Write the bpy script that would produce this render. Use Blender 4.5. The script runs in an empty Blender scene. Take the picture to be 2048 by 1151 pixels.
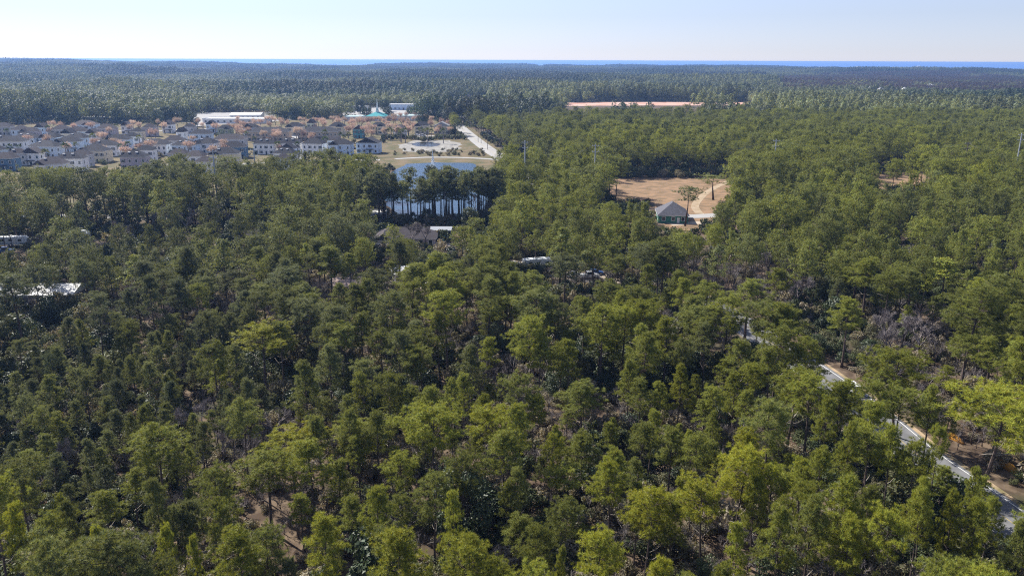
import bpy, math, random
import numpy as np
from mathutils import Vector, Matrix
PI = math.pi
sc = bpy.context.scene
RNG = np.random.default_rng(7)

# ------------------------------------------------------------------ camera
H = 56.0                      # height of the drone above the ground, metres
F = 28 / 36 * 2048            # focal length in pixels of the 2048 px wide photograph
cd = bpy.data.cameras.new('camera'); cam = bpy.data.objects.new('camera', cd)
sc.collection.objects.link(cam); sc.camera = cam
cd.lens = 28; cd.sensor_width = 36; cd.clip_start = 1; cd.clip_end = 80000
PITCH = math.radians(15.94); ROLL = math.radians(0.22)
CM = Matrix.Rotation(math.radians(90) - PITCH, 4, 'X') @ Matrix.Rotation(ROLL, 4, 'Z')
cam.matrix_world = Matrix.Translation((0, 0, H)) @ CM

# ------------------------------------------------------------------ world, sun, exposure
SUN_EL = math.radians(40); SUN_AZ = math.radians(-48)       # azimuth from +Y, negative = to the left
w = bpy.data.worlds.new('World'); sc.world = w; w.use_nodes = True
nt = w.node_tree; bg = nt.nodes['Background']
sky = nt.nodes.new('ShaderNodeTexSky'); sky.sky_type = 'NISHITA'; sky.sun_disc = False
sky.sun_elevation = SUN_EL; sky.sun_rotation = SUN_AZ; sky.altitude = 50
sky.air_density = 1.15; sky.dust_density = 0.0; sky.ozone_density = 7.0
hsv = nt.nodes.new('ShaderNodeHueSaturation'); hsv.inputs['Saturation'].default_value = .50; nt.links.new(sky.outputs[0], hsv.inputs['Color'])
wb = nt.nodes.new('ShaderNodeMix'); wb.data_type = 'RGBA'; wb.blend_type = 'MULTIPLY'; wb.inputs[0].default_value = 1; wb.inputs[7].default_value = (.90, .94, 1.19, 1)   # white balance of the drone camera
nt.links.new(hsv.outputs[0], wb.inputs[6]); nt.links.new(wb.outputs[2], bg.inputs[0]); bg.inputs[1].default_value = 0.072
sl = bpy.data.lights.new('sun', 'SUN'); sl.energy = 5.0; sl.angle = math.radians(0.5); sl.color = (1.0, 0.95, 0.87)
so = bpy.data.objects.new('sun', sl); sc.collection.objects.link(so)
sund = Vector((math.sin(SUN_AZ) * math.cos(SUN_EL), math.cos(SUN_AZ) * math.cos(SUN_EL), math.sin(SUN_EL)))
so.rotation_euler = sund.to_track_quat('Z', 'Y').to_euler()
vs = sc.view_settings; vs.view_transform = 'Standard'; vs.look = 'None'; vs.exposure = 0.85; vs.gamma = 1.0
cy = sc.cycles
cy.max_bounces = 5; cy.diffuse_bounces = 2; cy.glossy_bounces = 2; cy.transmission_bounces = 3
cy.volume_bounces = 0; cy.transparent_max_bounces = 4; cy.caustics_reflective = False; cy.caustics_refractive = False
cy.use_denoising = False; cy.sample_clamp_indirect = 3; cy.sample_clamp_direct = 8
try: cy.denoising_prefilter = 'ACCURATE'
except Exception: pass
sc.render.film_transparent = False; cy.filter_width = 1.15

# ------------------------------------------------------------------ projection helpers (layout only: pixel of the photograph <-> ground)
CM3 = np.array(CM.to_3x3())
def P(px, py, z=0.0):
    d = CM3 @ np.array(((px - 1024) / F, -(py - 575.5) / F, -1.0))
    t = (z - H) / d[2]
    return Vector((d[0] * t, d[1] * t, z))
def proj(x, y, z):
    v = np.stack([np.asarray(x, float), np.asarray(y, float), np.asarray(z, float) - H]) if np.ndim(x) else np.array((x, y, z - H), float)
    c = CM3.T @ v
    dep = -c[2]
    dep = np.where(dep > 1e-3, dep, 1e-3)
    return c[0] / dep * F + 1024, -c[1] / dep * F + 575.5, dep
def mpp(x, y, z=0):                    # metres per photo pixel there
    return float(proj(x, y, z)[2]) / F

# ------------------------------------------------------------------ materials
MATS = {}
def nodes_of(m):
    m.use_nodes = True
    return m.node_tree, m.node_tree.nodes, m.node_tree.links
def mat(name, col, rough=0.8, spec=0.3, noise=0.0, nscale=1.0, col2=None, metallic=0.0, emit=0):
    if name in MATS: return MATS[name]
    m = bpy.data.materials.new(name); nt, N, L = nodes_of(m)
    b = N['Principled BSDF']; b.inputs['Roughness'].default_value = rough
    b.inputs['Specular IOR Level'].default_value = spec; b.inputs['Metallic'].default_value = metallic
    if noise > 0 or col2:
        tc = N.new('ShaderNodeTexCoord'); nz = N.new('ShaderNodeTexNoise'); nz.inputs['Scale'].default_value = nscale
        nz.inputs['Detail'].default_value = 6; L.new(tc.outputs['Object'], nz.inputs['Vector'])
        mx = N.new('ShaderNodeMix'); mx.data_type = 'RGBA'
        c2 = col2 or tuple(c * (1 - noise) for c in col)
        mx.inputs[6].default_value = (*col, 1); mx.inputs[7].default_value = (*c2, 1)
        rp = N.new('ShaderNodeMapRange'); rp.inputs[1].default_value = .38; rp.inputs[2].default_value = .62
        L.new(nz.outputs[0], rp.inputs[0]); L.new(rp.outputs[0], mx.inputs[0]); L.new(mx.outputs[2], b.inputs['Base Color'])
    else:
        b.inputs['Base Color'].default_value = (*col, 1)
    MATS[name] = m
    return m
def foliage_mat(name, stops, rough=0.6, spec=0.22, trans=0.32, bright=1.3, vary=0.25):
    """leaf colour picked by the per-tree attribute 'tone' (0..1), with a small random change for each tree; lets light through."""
    m = bpy.data.materials.new(name); nt, N, L = nodes_of(m)
    b = N['Principled BSDF']; b.inputs['Roughness'].default_value = rough; b.inputs['Specular IOR Level'].default_value = spec
    at = N.new('ShaderNodeAttribute'); at.attribute_type = 'INSTANCER'; at.attribute_name = 'tone'
    rp = N.new('ShaderNodeValToRGB'); e = rp.color_ramp.elements
    while len(e) > 1: e.remove(e[-1])
    e[0].position = stops[0][0]; e[0].color = (*stops[0][1], 1)
    for p, c in stops[1:]:
        k = e.new(p); k.color = (*c, 1)
    L.new(at.outputs['Fac'], rp.inputs[0])
    oi = N.new('ShaderNodeObjectInfo')
    hs = N.new('ShaderNodeHueSaturation')
    mr = N.new('ShaderNodeMapRange'); mr.inputs[3].default_value = 1 - vary; mr.inputs[4].default_value = 1 + vary
    ta = N.new('ShaderNodeAttribute'); ta.attribute_name = 'tint'; mu = N.new('ShaderNodeMath'); mu.operation = 'MULTIPLY_ADD'; mu.inputs[1].default_value = .42
    L.new(oi.outputs['Random'], mr.inputs[0]); L.new(ta.outputs['Fac'], mu.inputs[0]); L.new(mr.outputs[0], mu.inputs[2]); L.new(mu.outputs[0], hs.inputs['Value'])
    geo = N.new('ShaderNodeNewGeometry')
    mr2 = N.new('ShaderNodeMapRange'); mr2.inputs[3].default_value = .47; mr2.inputs[4].default_value = .53
    L.new(geo.outputs['Random Per Island'], mr2.inputs[0]); L.new(mr2.outputs[0], hs.inputs['Hue'])
    L.new(rp.outputs[0], hs.inputs['Color']); L.new(hs.outputs[0], b.inputs['Base Color'])
    tr = N.new('ShaderNodeBsdfTranslucent'); br = N.new('ShaderNodeMix'); br.data_type = 'RGBA'; br.blend_type = 'MULTIPLY'
    br.inputs[0].default_value = 1; br.inputs[7].default_value = (bright * 1.15, bright, bright * .55, 1)
    L.new(hs.outputs[0], br.inputs[6]); L.new(br.outputs[2], tr.inputs[0])
    ms = N.new('ShaderNodeMixShader'); ms.inputs[0].default_value = trans
    L.new(b.outputs[0], ms.inputs[1]); L.new(tr.outputs[0], ms.inputs[2])
    L.new(ms.outputs[0], N['Material Output'].inputs['Surface'])
    MATS[name] = m
    return m
NEEDLE = foliage_mat('pine_needles', [(0, (.050, .036, .034)), (.12, (.075, .058, .045)), (.28, (.046, .070, .042)), (.45, (.150, .172, .082)), (.6, (.182, .208, .054)), (.78, (.240, .268, .042)), (1, (.33, .335, .030))])  # the grey-green stop has the needles' sheen put into its colour
LEAF = foliage_mat('broad_leaves', [(0, (.032, .048, .025)), (.5, (.065, .090, .038)), (1, (.12, .13, .06))], rough=.5, spec=.32, trans=.15)
OAKLEAF = foliage_mat('oak_leaves', [(0, (.028, .042, .026)), (.5, (.055, .075, .038)), (1, (.11, .12, .05))], rough=.65, spec=.15, trans=.2)
SCRUB = foliage_mat('scrub_leaves', [(0, (.048, .066, .030)), (.35, (.100, .118, .050)), (.65, (.185, .165, .100)), (1, (.30, .265, .205))], rough=.6, spec=.2, trans=.25)
BLOSSOM = foliage_mat('red_buds', [(0, (.44, .31, .31)), (1, (.54, .44, .43))], trans=.3, rough=.7, spec=.1)
TWIG = mat('grey_twigs', (.29, .255, .25), .9, .1, .3, 3)
BARK = mat('pine_bark', (.13, .10, .088), .95, .1, .4, 4)
DEADWOOD = mat('dead_wood', (.36, .32, .28), .9, .1, .3, 5)
FROND = foliage_mat('palm_fronds', [(0, (.05, .08, .02)), (1, (.13, .15, .04))], trans=.3)

# ------------------------------------------------------------------ mesh helpers
def np_mesh(name, V, Fc, mats=(), midx=None, smooth=False):
    """V: n x 3 floats, Fc: m x k ints (one k), or a list of such arrays"""
    me = bpy.data.meshes.new(name)
    V = np.asarray(V, np.float32)
    Fs = Fc if isinstance(Fc, list) else [Fc]
    Fs = [np.asarray(f, np.int32) for f in Fs if len(f)]
    me.vertices.add(len(V)); me.vertices.foreach_set('co', V.ravel())
    loops = np.concatenate([f.ravel() for f in Fs]); cnt = np.concatenate([np.full(len(f), f.shape[1], np.int32) for f in Fs])
    me.loops.add(len(loops)); me.loops.foreach_set('vertex_index', loops)
    me.polygons.add(len(cnt)); st = np.concatenate([[0], np.cumsum(cnt)[:-1]]).astype(np.int32)
    me.polygons.foreach_set('loop_start', st); me.polygons.foreach_set('loop_total', cnt)
    for m in mats: me.materials.append(m)
    if midx is not None: me.polygons.foreach_set('material_index', np.asarray(midx, np.int32))
    if smooth: me.polygons.foreach_set('use_smooth', np.ones(len(cnt), bool))
    me.update(calc_edges=True)
    return me
class MB:
    """collects boxes, prisms, tubes; builds ONE mesh"""
    def __init__(s): s.v = []; s.f = []; s.m = []; s.mats = []
    def mi(s, m):
        if m not in s.mats: s.mats.append(m)
        return s.mats.index(m)
    def add(s, vs, fs, m):
        o = len(s.v); s.v += [tuple(v) for v in vs]; k = s.mi(m)
        for f in fs: s.f.append([o + i for i in f]); s.m.append(k)
    def box(s, c, d, m, rz=0, taper=1.0):
        cx, cy_, cz = c; x, y, z = d[0] / 2, d[1] / 2, d[2] / 2
        vs = []
        for zz, t in ((-z, 1), (z, taper)):
            for xx, yy in ((-x, -y), (x, -y), (x, y), (-x, y)):
                a, b = xx * t, yy * t
                vs.append((cx + a * math.cos(rz) - b * math.sin(rz), cy_ + a * math.sin(rz) + b * math.cos(rz), cz + zz))
        s.add(vs, [(3, 2, 1, 0), (4, 5, 6, 7), (0, 1, 5, 4), (1, 2, 6, 5), (2, 3, 7, 6), (3, 0, 4, 7)], m)
    def tube(s, pts, rad, m, n=6):
        rings = []
        P_ = [Vector(p) for p in pts]
        up = Vector((0.013, 0.97, 0.21)).normalized()
        for i, p in enumerate(P_):
            d = (P_[min(i + 1, len(P_) - 1)] - P_[max(i - 1, 0)]).normalized()
            a = d.cross(up)
            if a.length < .05: a = d.cross(Vector((1, 0, 0)))
            a.normalize(); b = d.cross(a); r = rad[i] if hasattr(rad, '__len__') else rad
            rings.append([p + (a * math.cos(2 * PI * k / n) + b * math.sin(2 * PI * k / n)) * r for k in range(n)])
        vs = [q for r_ in rings for q in r_]; fs = []
        for i in range(len(rings) - 1):
            for k in range(n):
                fs.append((i * n + k, i * n + (k + 1) % n, (i + 1) * n + (k + 1) % n, (i + 1) * n + k))
        fs.append(tuple(range(n - 1, -1, -1))); fs.append(tuple((len(rings) - 1) * n + k for k in range(n)))
        s.add(vs, fs, m)
    def poly(s, pts, m): s.add(pts, [tuple(range(len(pts)))], m)
    def mesh(s, name, smooth=False):
        me = bpy.data.meshes.new(name); me.from_pydata(s.v, [], s.f)
        for m in s.mats: me.materials.append(m)
        for p, k in zip(me.polygons, s.m): p.material_index = k; p.use_smooth = smooth
        me.update(); return me
    def build(s, name, parent=None, smooth=False):
        o = bpy.data.objects.new(name, s.mesh(name, smooth)); sc.collection.objects.link(o)
        if parent: o.parent = parent
        return o
def tag(o, label=None, cat=None, group=None, kind=None):
    if label: o['label'] = label
    if cat: o['category'] = cat
    if group: o['group'] = group
    if kind: o['kind'] = kind
    return o
def empty(name, loc, rz=0, label=None, cat=None, group=None):
    o = bpy.data.objects.new(name, None); o.empty_display_size = .5; sc.collection.objects.link(o)
    o.location = loc; o.rotation_euler = (0, 0, rz)
    return tag(o, label, cat, group)
def copy_tree(o, parent=None):
    c = o.copy(); sc.collection.objects.link(c)
    if parent: c.parent = parent
    for ch in list(o.children): copy_tree(ch, c)
    return c
def ordn(n): return {1: 'first', 2: 'second', 3: 'third', 4: 'fourth', 5: 'fifth', 6: 'sixth', 7: 'seventh', 8: 'eighth', 9: 'ninth', 10: 'tenth'}.get(n, f"{n}{'th' if 10 < n % 100 < 14 else {1: 'st', 2: 'nd', 3: 'rd'}.get(n % 10, 'th')}")
# ------------------------------------------------------------------ plant meshes
def blades(C, D, L, W, rg, face=None, loose=.22):
    """one thin triangle per centre C along direction D, its flat side turned towards face where given"""
    n = len(C); S = np.cross(D, rg.normal(size=(n, 3)) * (1 if face is None else loose) + (0 if face is None else face)); S /= np.linalg.norm(S, axis=1)[:, None] + 1e-9
    V = np.empty((n, 3, 3)); V[:, 0] = C + S * (W / 2)[:, None]; V[:, 1] = C - S * (W / 2)[:, None]; V[:, 2] = C + D * L[:, None]
    return V.reshape(-1, 3)
def leaves(C, Nn, S, rg, asp=1.7):
    """one small quad per centre with normal Nn"""
    n = len(C); A = np.cross(Nn, rg.normal(size=(n, 3))); A /= np.linalg.norm(A, axis=1)[:, None] + 1e-9; B = np.cross(Nn, A)
    V = np.empty((n, 4, 3)); s = S[:, None]
    V[:, 0] = C - A * s * asp / 2; V[:, 1] = C + B * s / 2; V[:, 2] = C + A * s * asp / 2; V[:, 3] = C - B * s / 2
    return V.reshape(-1, 3)
def unit(a): return a / (np.linalg.norm(a, axis=1)[:, None] + 1e-9)
def prof(shape, t):
    if shape == 'dome': return math.sqrt(max(0, 1 - ((t - .3) / .72) ** 2)) if t > .3 else .6 + .4 * t / .3
    if shape == 'cone': return (1 - t) ** .75 * (.75 + .25 * min(1, t / .15)) + .08
    if shape == 'flat': return (.72 + .28 * math.sin(t * PI)) * (1 if t < .8 else 1 - (t - .8) * 2.6)
    return math.sin(min(1, t * 1.15 + .22) * PI * .93) ** .7          # oval
def make_pine(seed, Ht, base, R, shape, nbr, lod):
    """returns (trunk mesh, crown mesh); lod 0 near, 1 middle"""
    rg = np.random.default_rng(seed); mb = MB()
    lean = rg.normal(0, .02, 2); wob = rg.normal(0, .10, 2)
    def ax(z): t = z / Ht; return Vector((lean[0] * z + wob[0] * math.sin(t * 4), lean[1] * z + wob[1] * math.sin(t * 3.3), z))
    zs = [0, .1, .3, .5, .7, .85, 1.0] if lod == 0 else [0, .5, 1.0]
    r0 = Ht * .0125
    mb.tube([ax(Ht * z) for z in zs], [r0 * (1.25 if z == 0 else 1) * (1 - z * .82) for z in zs], BARK, 7 if lod == 0 else 4)
    cen = []; cr = []; outw = []
    ga = 2.399
    for i in range(nbr):
        t = (i + .5) / nbr; t = t ** .9
        if shape == 'cone': t = (int(t * nbr / 4) + rg.uniform(0, .35)) / (nbr / 4)
        z0 = Ht * (base + (1 - base) * t * .96) ; az = i * ga + rg.normal(0, .35)
        Lb = R * prof(shape, t) * rg.uniform(.55, 1.2)
        rise = (.10 + .75 * t) * rg.uniform(.6, 1.3)
        d = Vector((math.cos(az), math.sin(az), 0)); p0 = ax(z0)
        def bp(s): return p0 + d * (Lb * s * (1 - .12 * s * rise)) + Vector((0, 0, Lb * rise * (.35 * s + .4 * s * s)))
        if lod == 0:
            mb.tube([bp(0), bp(.5), bp(.92)], [r0 * .30 * (1.1 - t * .6), r0 * .2, .015], BARK, 4)
        elif i % 3 == 0:
            mb.tube([bp(0), bp(.9)], [r0 * .3, .03], BARK, 3)
        n = max(2, int(Lb * (1.35 if lod == 0 else 1.2)))
        for k in range(n):
            s = 1 - (k + rg.uniform(0, .5)) / n * .62
            q = bp(s) + Vector((-d.y, d.x, 0)) * rg.normal(0, .24) * Lb * s + Vector((0, 0, rg.normal(.1, .12)))
            cen.append(q[:]); cr.append(rg.uniform(.42, .74) * (.8 + .12 * R)); outw.append((d.x, d.y, .5 + rise))
    for k in range(5):
        q = ax(Ht * (.94 + .015 * k)); cen.append((q.x + rg.normal(0, .2), q.y + rg.normal(0, .2), q.z)); cr.append(.5); outw.append((0, 0, 1))
    # dead stubs under the crown
    if lod == 0:
        for k in range(rg.integers(3, 8)):
            z0 = Ht * (base - rg.uniform(.01, .26)); az = rg.uniform(0, 6.28); Lb = rg.uniform(.6, 1.9); p0 = ax(z0)
            d = Vector((math.cos(az), math.sin(az), rg.uniform(.0, .7)))
            mid = p0 + d * Lb * .5 + Vector((0, 0, -.05)); mb.tube([p0, mid, p0 + d * Lb + Vector((0, 0, rg.normal(.15, .2)))], [.045, .032, .014], DEADWOOD, 3)
    cen = np.array(cen); cr = np.array(cr); outw = unit(np.array(outw))
    K = 7 if lod == 0 else 6; nb = 34 if lod == 0 else 6
    idx = np.repeat(np.arange(len(cen)), K)
    off = unit(rg.normal(size=(len(idx), 3))) * (rg.uniform(.35, 1, len(idx)) ** .5)[:, None]; off[:, 2] = off[:, 2] * .55 + .12
    T = cen[idx] + off * cr[idx][:, None]; tdir = unit(off * .7 + outw[idx] * .6 + np.array((0, 0, .45)))
    j = np.repeat(np.arange(len(T)), nb)
    D = unit(unit(rg.normal(size=(len(j), 3))) * .95 + tdir[j] * .6)
    fc = unit(off * .8 + outw[idx] * .45 + np.array((0, 0, .35)))[j]
    L = rg.uniform(.28, .44, len(j)) * (1 if lod == 0 else 1.25); W = rg.uniform(.026, .048, len(j)) * (1 if lod == 0 else 4.2)
    V = blades(T[j] + D * .03, D, L, W, rg, fc, .45 if lod == 0 else .22)
    crown = np_mesh('crown', V, np.arange(len(V)).reshape(-1, 3), [NEEDLE])
    return mb.mesh('trunk'), crown
def merged(name, parts):
    """parts: list of (mesh, matrix or None) -> one mesh, for far instances"""
    V = []; Fs = {}; M = {}; mats = []; o = 0
    for me, mx in parts:
        n = len(me.vertices); co = np.empty(n * 3, np.float32); me.vertices.foreach_get('co', co); co = co.reshape(-1, 3)
        if mx is not None: mm = np.array(mx); co = co @ mm[:3, :3].T + mm[:3, 3]
        V.append(co)
        lt = np.empty(len(me.polygons), np.int32); me.polygons.foreach_get('loop_total', lt)
        mi = np.empty(len(me.polygons), np.int32); me.polygons.foreach_get('material_index', mi)
        vi = np.empty(len(me.loops), np.int32); me.loops.foreach_get('vertex_index', vi)
        st = np.concatenate([[0], np.cumsum(lt)[:-1]])
        lut = []
        for m in me.materials:
            if m not in mats: mats.append(m)
            lut.append(mats.index(m))
        lut = np.array(lut)
        for k in np.unique(lt):
            s = np.nonzero(lt == k)[0]; f = vi[st[s][:, None] + np.arange(k)] + o
            Fs.setdefault(k, []).append(f); M.setdefault(k, []).append(lut[mi[s]])
        o += n
    ks = list(Fs)
    return np_mesh(name, np.concatenate(V), [np.concatenate(Fs[k]) for k in ks], mats, np.concatenate([np.concatenate(M[k]) for k in ks]))
def far_tree_arrays(rg, Ht, R, base):
    """very small tree for stands over a kilometre away: (needle verts, trunk verts)"""
    n = 130; t = rg.uniform(0, 1, n); z = Ht * (base + (1 - base) * t)
    pr = np.sqrt(np.clip(1 - ((t - .3) / .75) ** 2, 0, 1)); az = rg.uniform(0, 6.28, n); lob = 1 + .22 * np.sin(az * 3 + t * 7); rr = R * pr * lob * rg.uniform(.62, 1, n)
    C = np.stack([rr * np.cos(az), rr * np.sin(az), z], 1)
    Nn = unit(rg.normal(size=(n, 3)) * .28 + np.stack([np.cos(az) * .8, np.sin(az) * .8, (t - .2) * 1.5], 1)); LV = leaves(C, Nn, rg.uniform(.7, 1.35, n), rg, 1.4)
    r = Ht * .012; TV = []
    for k in range(3):
        a = k * 2.09; b = a + 2.09
        TV += [(r * math.cos(a), r * math.sin(a), 0), (r * math.cos(b), r * math.sin(b), 0), (.4 * r * math.cos(b), .4 * r * math.sin(b), Ht * .95), (.4 * r * math.cos(a), .4 * r * math.sin(a), Ht * .95)]
    return LV, np.array(TV)
def make_patch(seed, size, n, bare=False):
    rg = np.random.default_rng(seed); LVs = []; TVs = []; tint = []
    g = int(math.ceil(math.sqrt(n)))
    for i in range(g):
        for k in range(g):
            x = ((i + .5) / g - .5) * size + rg.normal(0, size / g * .28); y = ((k + .5) / g - .5) * size + rg.normal(0, size / g * .28)
            Ht = rg.uniform(12.0, 19.0); lv, tv = far_tree_arrays(rg, Ht, rg.uniform(3.4, 6.0), rg.uniform(.30, .5))
            if bare: lv = lv[:len(lv) // 8 * 4]
            tint += [rg.uniform(-1, 1)] * len(lv); LVs.append(lv + (x, y, 0)); TVs.append(tv + (x, y, 0))
    m = size * size // 4; C = np.stack([rg.uniform(-size / 2, size / 2, int(m)), rg.uniform(-size / 2, size / 2, int(m)), rg.uniform(.2, 3.0, int(m))], 1)
    BV = leaves(C, unit(rg.normal(size=C.shape) + (0, 0, 1)), rg.uniform(.8, 2.0, len(C)), rg, 1.4)
    LV = np.concatenate(LVs); TV = np.concatenate(TVs); V = np.concatenate([LV, TV, BV])
    nl, nt_, nb_ = len(LV) // 4, len(TV) // 4, len(BV) // 4
    me = np_mesh('stand', V, np.arange(len(V)).reshape(-1, 4), [NEEDLE, BARK, SCRUB], np.concatenate([np.zeros(nl), np.ones(nt_), np.full(nb_, 2)]))
    a = me.attributes.new('tint', 'FLOAT', 'POINT'); a.data.foreach_set('value', np.array(tint + [0] * (len(V) - len(tint)), np.float32)); return me
def make_bush(seed, R, Hh, n, ls, m=None, clumps=9, stems=True):
    """leafy shrub: leaves spread over several overlapping clumps"""
    rg = np.random.default_rng(seed); m = m or SCRUB
    c = np.stack([rg.normal(0, R * .42, clumps), rg.normal(0, R * .42, clumps), rg.uniform(.25, .8, clumps) * Hh], 1); r = rg.uniform(.28, .5, clumps) * R
    i = rg.integers(0, clumps, n); o = unit(rg.normal(size=(n, 3))) * (rg.uniform(.2, 1, n) ** .4)[:, None]
    C = c[i] + o * r[i][:, None]; C[:, 2] = np.abs(C[:, 2])
    V = leaves(C, unit(o + rg.normal(size=(n, 3)) * .6 + (0, 0, .5)), rg.uniform(.6, 1.3, n) * ls, rg)
    crown = np_mesh('crown', V, np.arange(len(V)).reshape(-1, 4), [m])
    mb = MB()
    for k in range(4 if stems else 1):
        q = c[k % clumps]; mb.tube([(0, 0, 0), (q[0] * .5, q[1] * .5, q[2] * .6), tuple(q)], [.07 * R / 1.5, .05, .02], BARK, 4)
    return mb.mesh('trunk'), crown
def make_broadleaf(seed, Ht, R, n, ls, m=None):
    rg = np.random.default_rng(seed); m = m or LEAF; mb = MB(); cl = []
    mb.tube([(0, 0, 0), (.1, 0, Ht * .3), (0, .1, Ht * .75)], [Ht * .022, Ht * .018, .05], BARK, 6)
    for k in range(26):
        t = rg.uniform(.15, 1); az = k * 2.4; rr = R * math.sqrt(max(.05, 1 - ((t - .45) / .62) ** 2)) * rg.uniform(.45, .85)
        q = (rr * math.cos(az), rr * math.sin(az), Ht * t * .93); cl.append(q)
        mb.tube([(0, 0, Ht * max(.12, t * .6)), (q[0] * .5, q[1] * .5, Ht * (t * .75)), q], [.09, .06, .02], BARK, 4)
    cl = np.array(cl); r = rg.uniform(.26, .42, len(cl)) * R
    i = rg.integers(0, len(cl), n); o = unit(rg.normal(size=(n, 3))) * (rg.uniform(.25, 1, n) ** .35)[:, None]
    C = cl[i] + o * r[i][:, None]; C[:, 2] = np.maximum(C[:, 2], .3)
    V = leaves(C, unit(o + rg.normal(size=(n, 3)) * .55 + (0, 0, .35)), rg.uniform(.6, 1.3, n) * ls, rg)
    return mb.mesh('trunk'), np_mesh('crown', V, np.arange(len(V)).reshape(-1, 4), [m])
def make_bare(seed, Ht, R, buds=None, depth=4, budsize=.1, perbud=10, tw=.0042):
    """leafless tree: forking limbs and fine twigs; with buds = red maple in flower"""
    rg = np.random.default_rng(seed); mb = MB(); tips = []; ribs = []
    def grow(p, d, L, r, k):
        q = p + d * L; mid = p + d * L * .5 + Vector(rg.normal(0, .04 * L, 3))
        if k < 3: mb.tube([p, mid, q], [r, r * .8, r * .6], TWIG if k else BARK, 4 if k < 2 else 3)
        else: ribs.append((p[:], d[:], L))
        if k == depth: tips.append(q[:]); return
        for j in range(3 if k < 2 else 4):
            az = rg.uniform(0, 6.28); sp = rg.uniform(.35, .85)
            nd = (d + Vector((math.cos(az), math.sin(az), rg.uniform(-.1, .5))) * sp).normalized()
            grow(p + d * L * rg.uniform(.55, 1), nd, L * rg.uniform(.55, .8), r * .55, k + 1)
    grow(Vector((0, 0, 0)), Vector((0, 0, 1)), Ht * .24, Ht * .018, 0)
    A = np.array([r[0] for r in ribs]); D = np.array([r[1] for r in ribs]); L = np.array([r[2] for r in ribs])
    fz = Ht / max(t[2] for t in tips); A = A * fz; L = L * fz; mb.v = [(v[0] * fz, v[1] * fz, v[2] * fz) for v in mb.v]; tips = [(t[0] * fz, t[1] * fz, t[2] * fz) for t in tips]
    k = np.repeat(np.arange(len(A)), 4 if tw < .005 else 13); Dn = unit(D[k] + rg.normal(0, .45, (len(k), 3)))
    V1 = blades(A[k] + D[k] * (L[k] * rg.uniform(0, .6, len(k)))[:, None], Dn, L[k] * rg.uniform(.6, 1.1, len(k)), np.full(len(k), Ht * tw), rg)
    tips = np.array(tips); sc_ = R / max(1e-3, np.abs(tips[:, :2]).max())
    if buds:
        i = rg.integers(0, len(tips), len(tips) * perbud); C = tips[i] + rg.normal(0, Ht * .06, (len(i), 3))
        V2 = leaves(C, unit(rg.normal(size=C.shape)), rg.uniform(.6, 1.3, len(i)) * budsize, rg)
        V = np.concatenate([V1, V2]); f1 = np.arange(len(V1)).reshape(-1, 3); f2 = np.arange(len(V1), len(V)).reshape(-1, 4)
        cr = np_mesh('crown', V, [f1, f2], [TWIG, buds], np.concatenate([np.zeros(len(f1)), np.ones(len(f2))]))
    else:
        cr = np_mesh('crown', V1, np.arange(len(V1)).reshape(-1, 3), [TWIG])
    return mb.mesh('trunk'), cr
def make_palm(seed, Ht, R):
    rg = np.random.default_rng(seed); mb = MB(); mb.tube([(0, 0, 0), (.1, 0, Ht * .5), (.05, .05, Ht * .86)], [.22, .17, .16], TWIG, 6)
    Cs = []; Ds = []
    for k in range(26):
        az = k * 2.4; el = rg.uniform(-.5, 1.3); d = np.array((math.cos(az) * math.cos(el), math.sin(az) * math.cos(el), math.sin(el)))
        hub = np.array((.05, .05, Ht * .88)) + d * R * .45
        side = np.cross(d, (0, 0, 1)); side /= np.linalg.norm(side) + 1e-9
        for j in np.linspace(-1.1, 1.1, 9):
            Cs.append(hub); v = d * math.cos(j) + side * math.sin(j) + np.array((0, 0, -.15)); Ds.append(v / np.linalg.norm(v))
    Cs = np.array(Cs); Ds = np.array(Ds); V = blades(Cs, Ds, np.full(len(Cs), R * .6), np.full(len(Cs), .16), rg)
    return mb.mesh('trunk'), np_mesh('crown', V, np.arange(len(V)).reshape(-1, 3), [FROND])
# ---- kinds
PSPEC = [('dome', 14, .62, 2.6, 32), ('dome', 14, .58, 2.9, 34), ('oval', 14, .54, 2.3, 32), ('flat', 14, .66, 3.0, 26), ('oval', 14, .57, 2.7, 32), ('cone', 14, .46, 2.4, 34), ('cone', 14, .44, 2.8, 36), ('dome', 14, .70, 2.3, 24), ('flat', 14, .62, 3.3, 32), ('cone', 14, .54, 2.2, 28)]
PINES = [make_pine(100 + i, h, b, r, s, n, 0) for i, (s, h, b, r, n) in enumerate(PSPEC)]
PSPEC2 = [('dome', 17, .50, 4.8, 54), ('oval', 17, .40, 4.2, 54), ('flat', 17, .56, 5.2, 44), ('dome', 17, .38, 4.6, 56), ('oval', 17, .46, 5.0, 50), ('cone', 17, .36, 3.6, 52), ('dome', 17, .6, 4.2, 40)]
def protos(name, meshes):
    col = bpy.data.collections.new(name)
    for i, m in enumerate(meshes):
        col.objects.link(bpy.data.objects.new(f'{name}_{i:02d}', m))
    return col
PCOL0 = protos('pine_near', [merged('pine', [(t, None), (c, None)]) for t, c in PINES])
_l1 = [make_pine(100 + i, h, b, r, s, int(n * .8), 1) for i, (s, h, b, r, n) in enumerate(PSPEC)]
PCOL1 = protos('pine_mid', [merged('pine', [(t, None), (c, None)]) for t, c in _l1])
PCOL2 = protos('pine_tall', [merged('pine', [(t, None), (c, None)]) for t, c in [make_pine(200 + i, h, b, r, s, n, 1) for i, (s, h, b, r, n) in enumerate(PSPEC2)]])
PATCH = protos('stand_far', [make_patch(300 + i, 40, 25) for i in range(6)] + [make_patch(320 + i, 40, 25, True) for i in range(2)])
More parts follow.
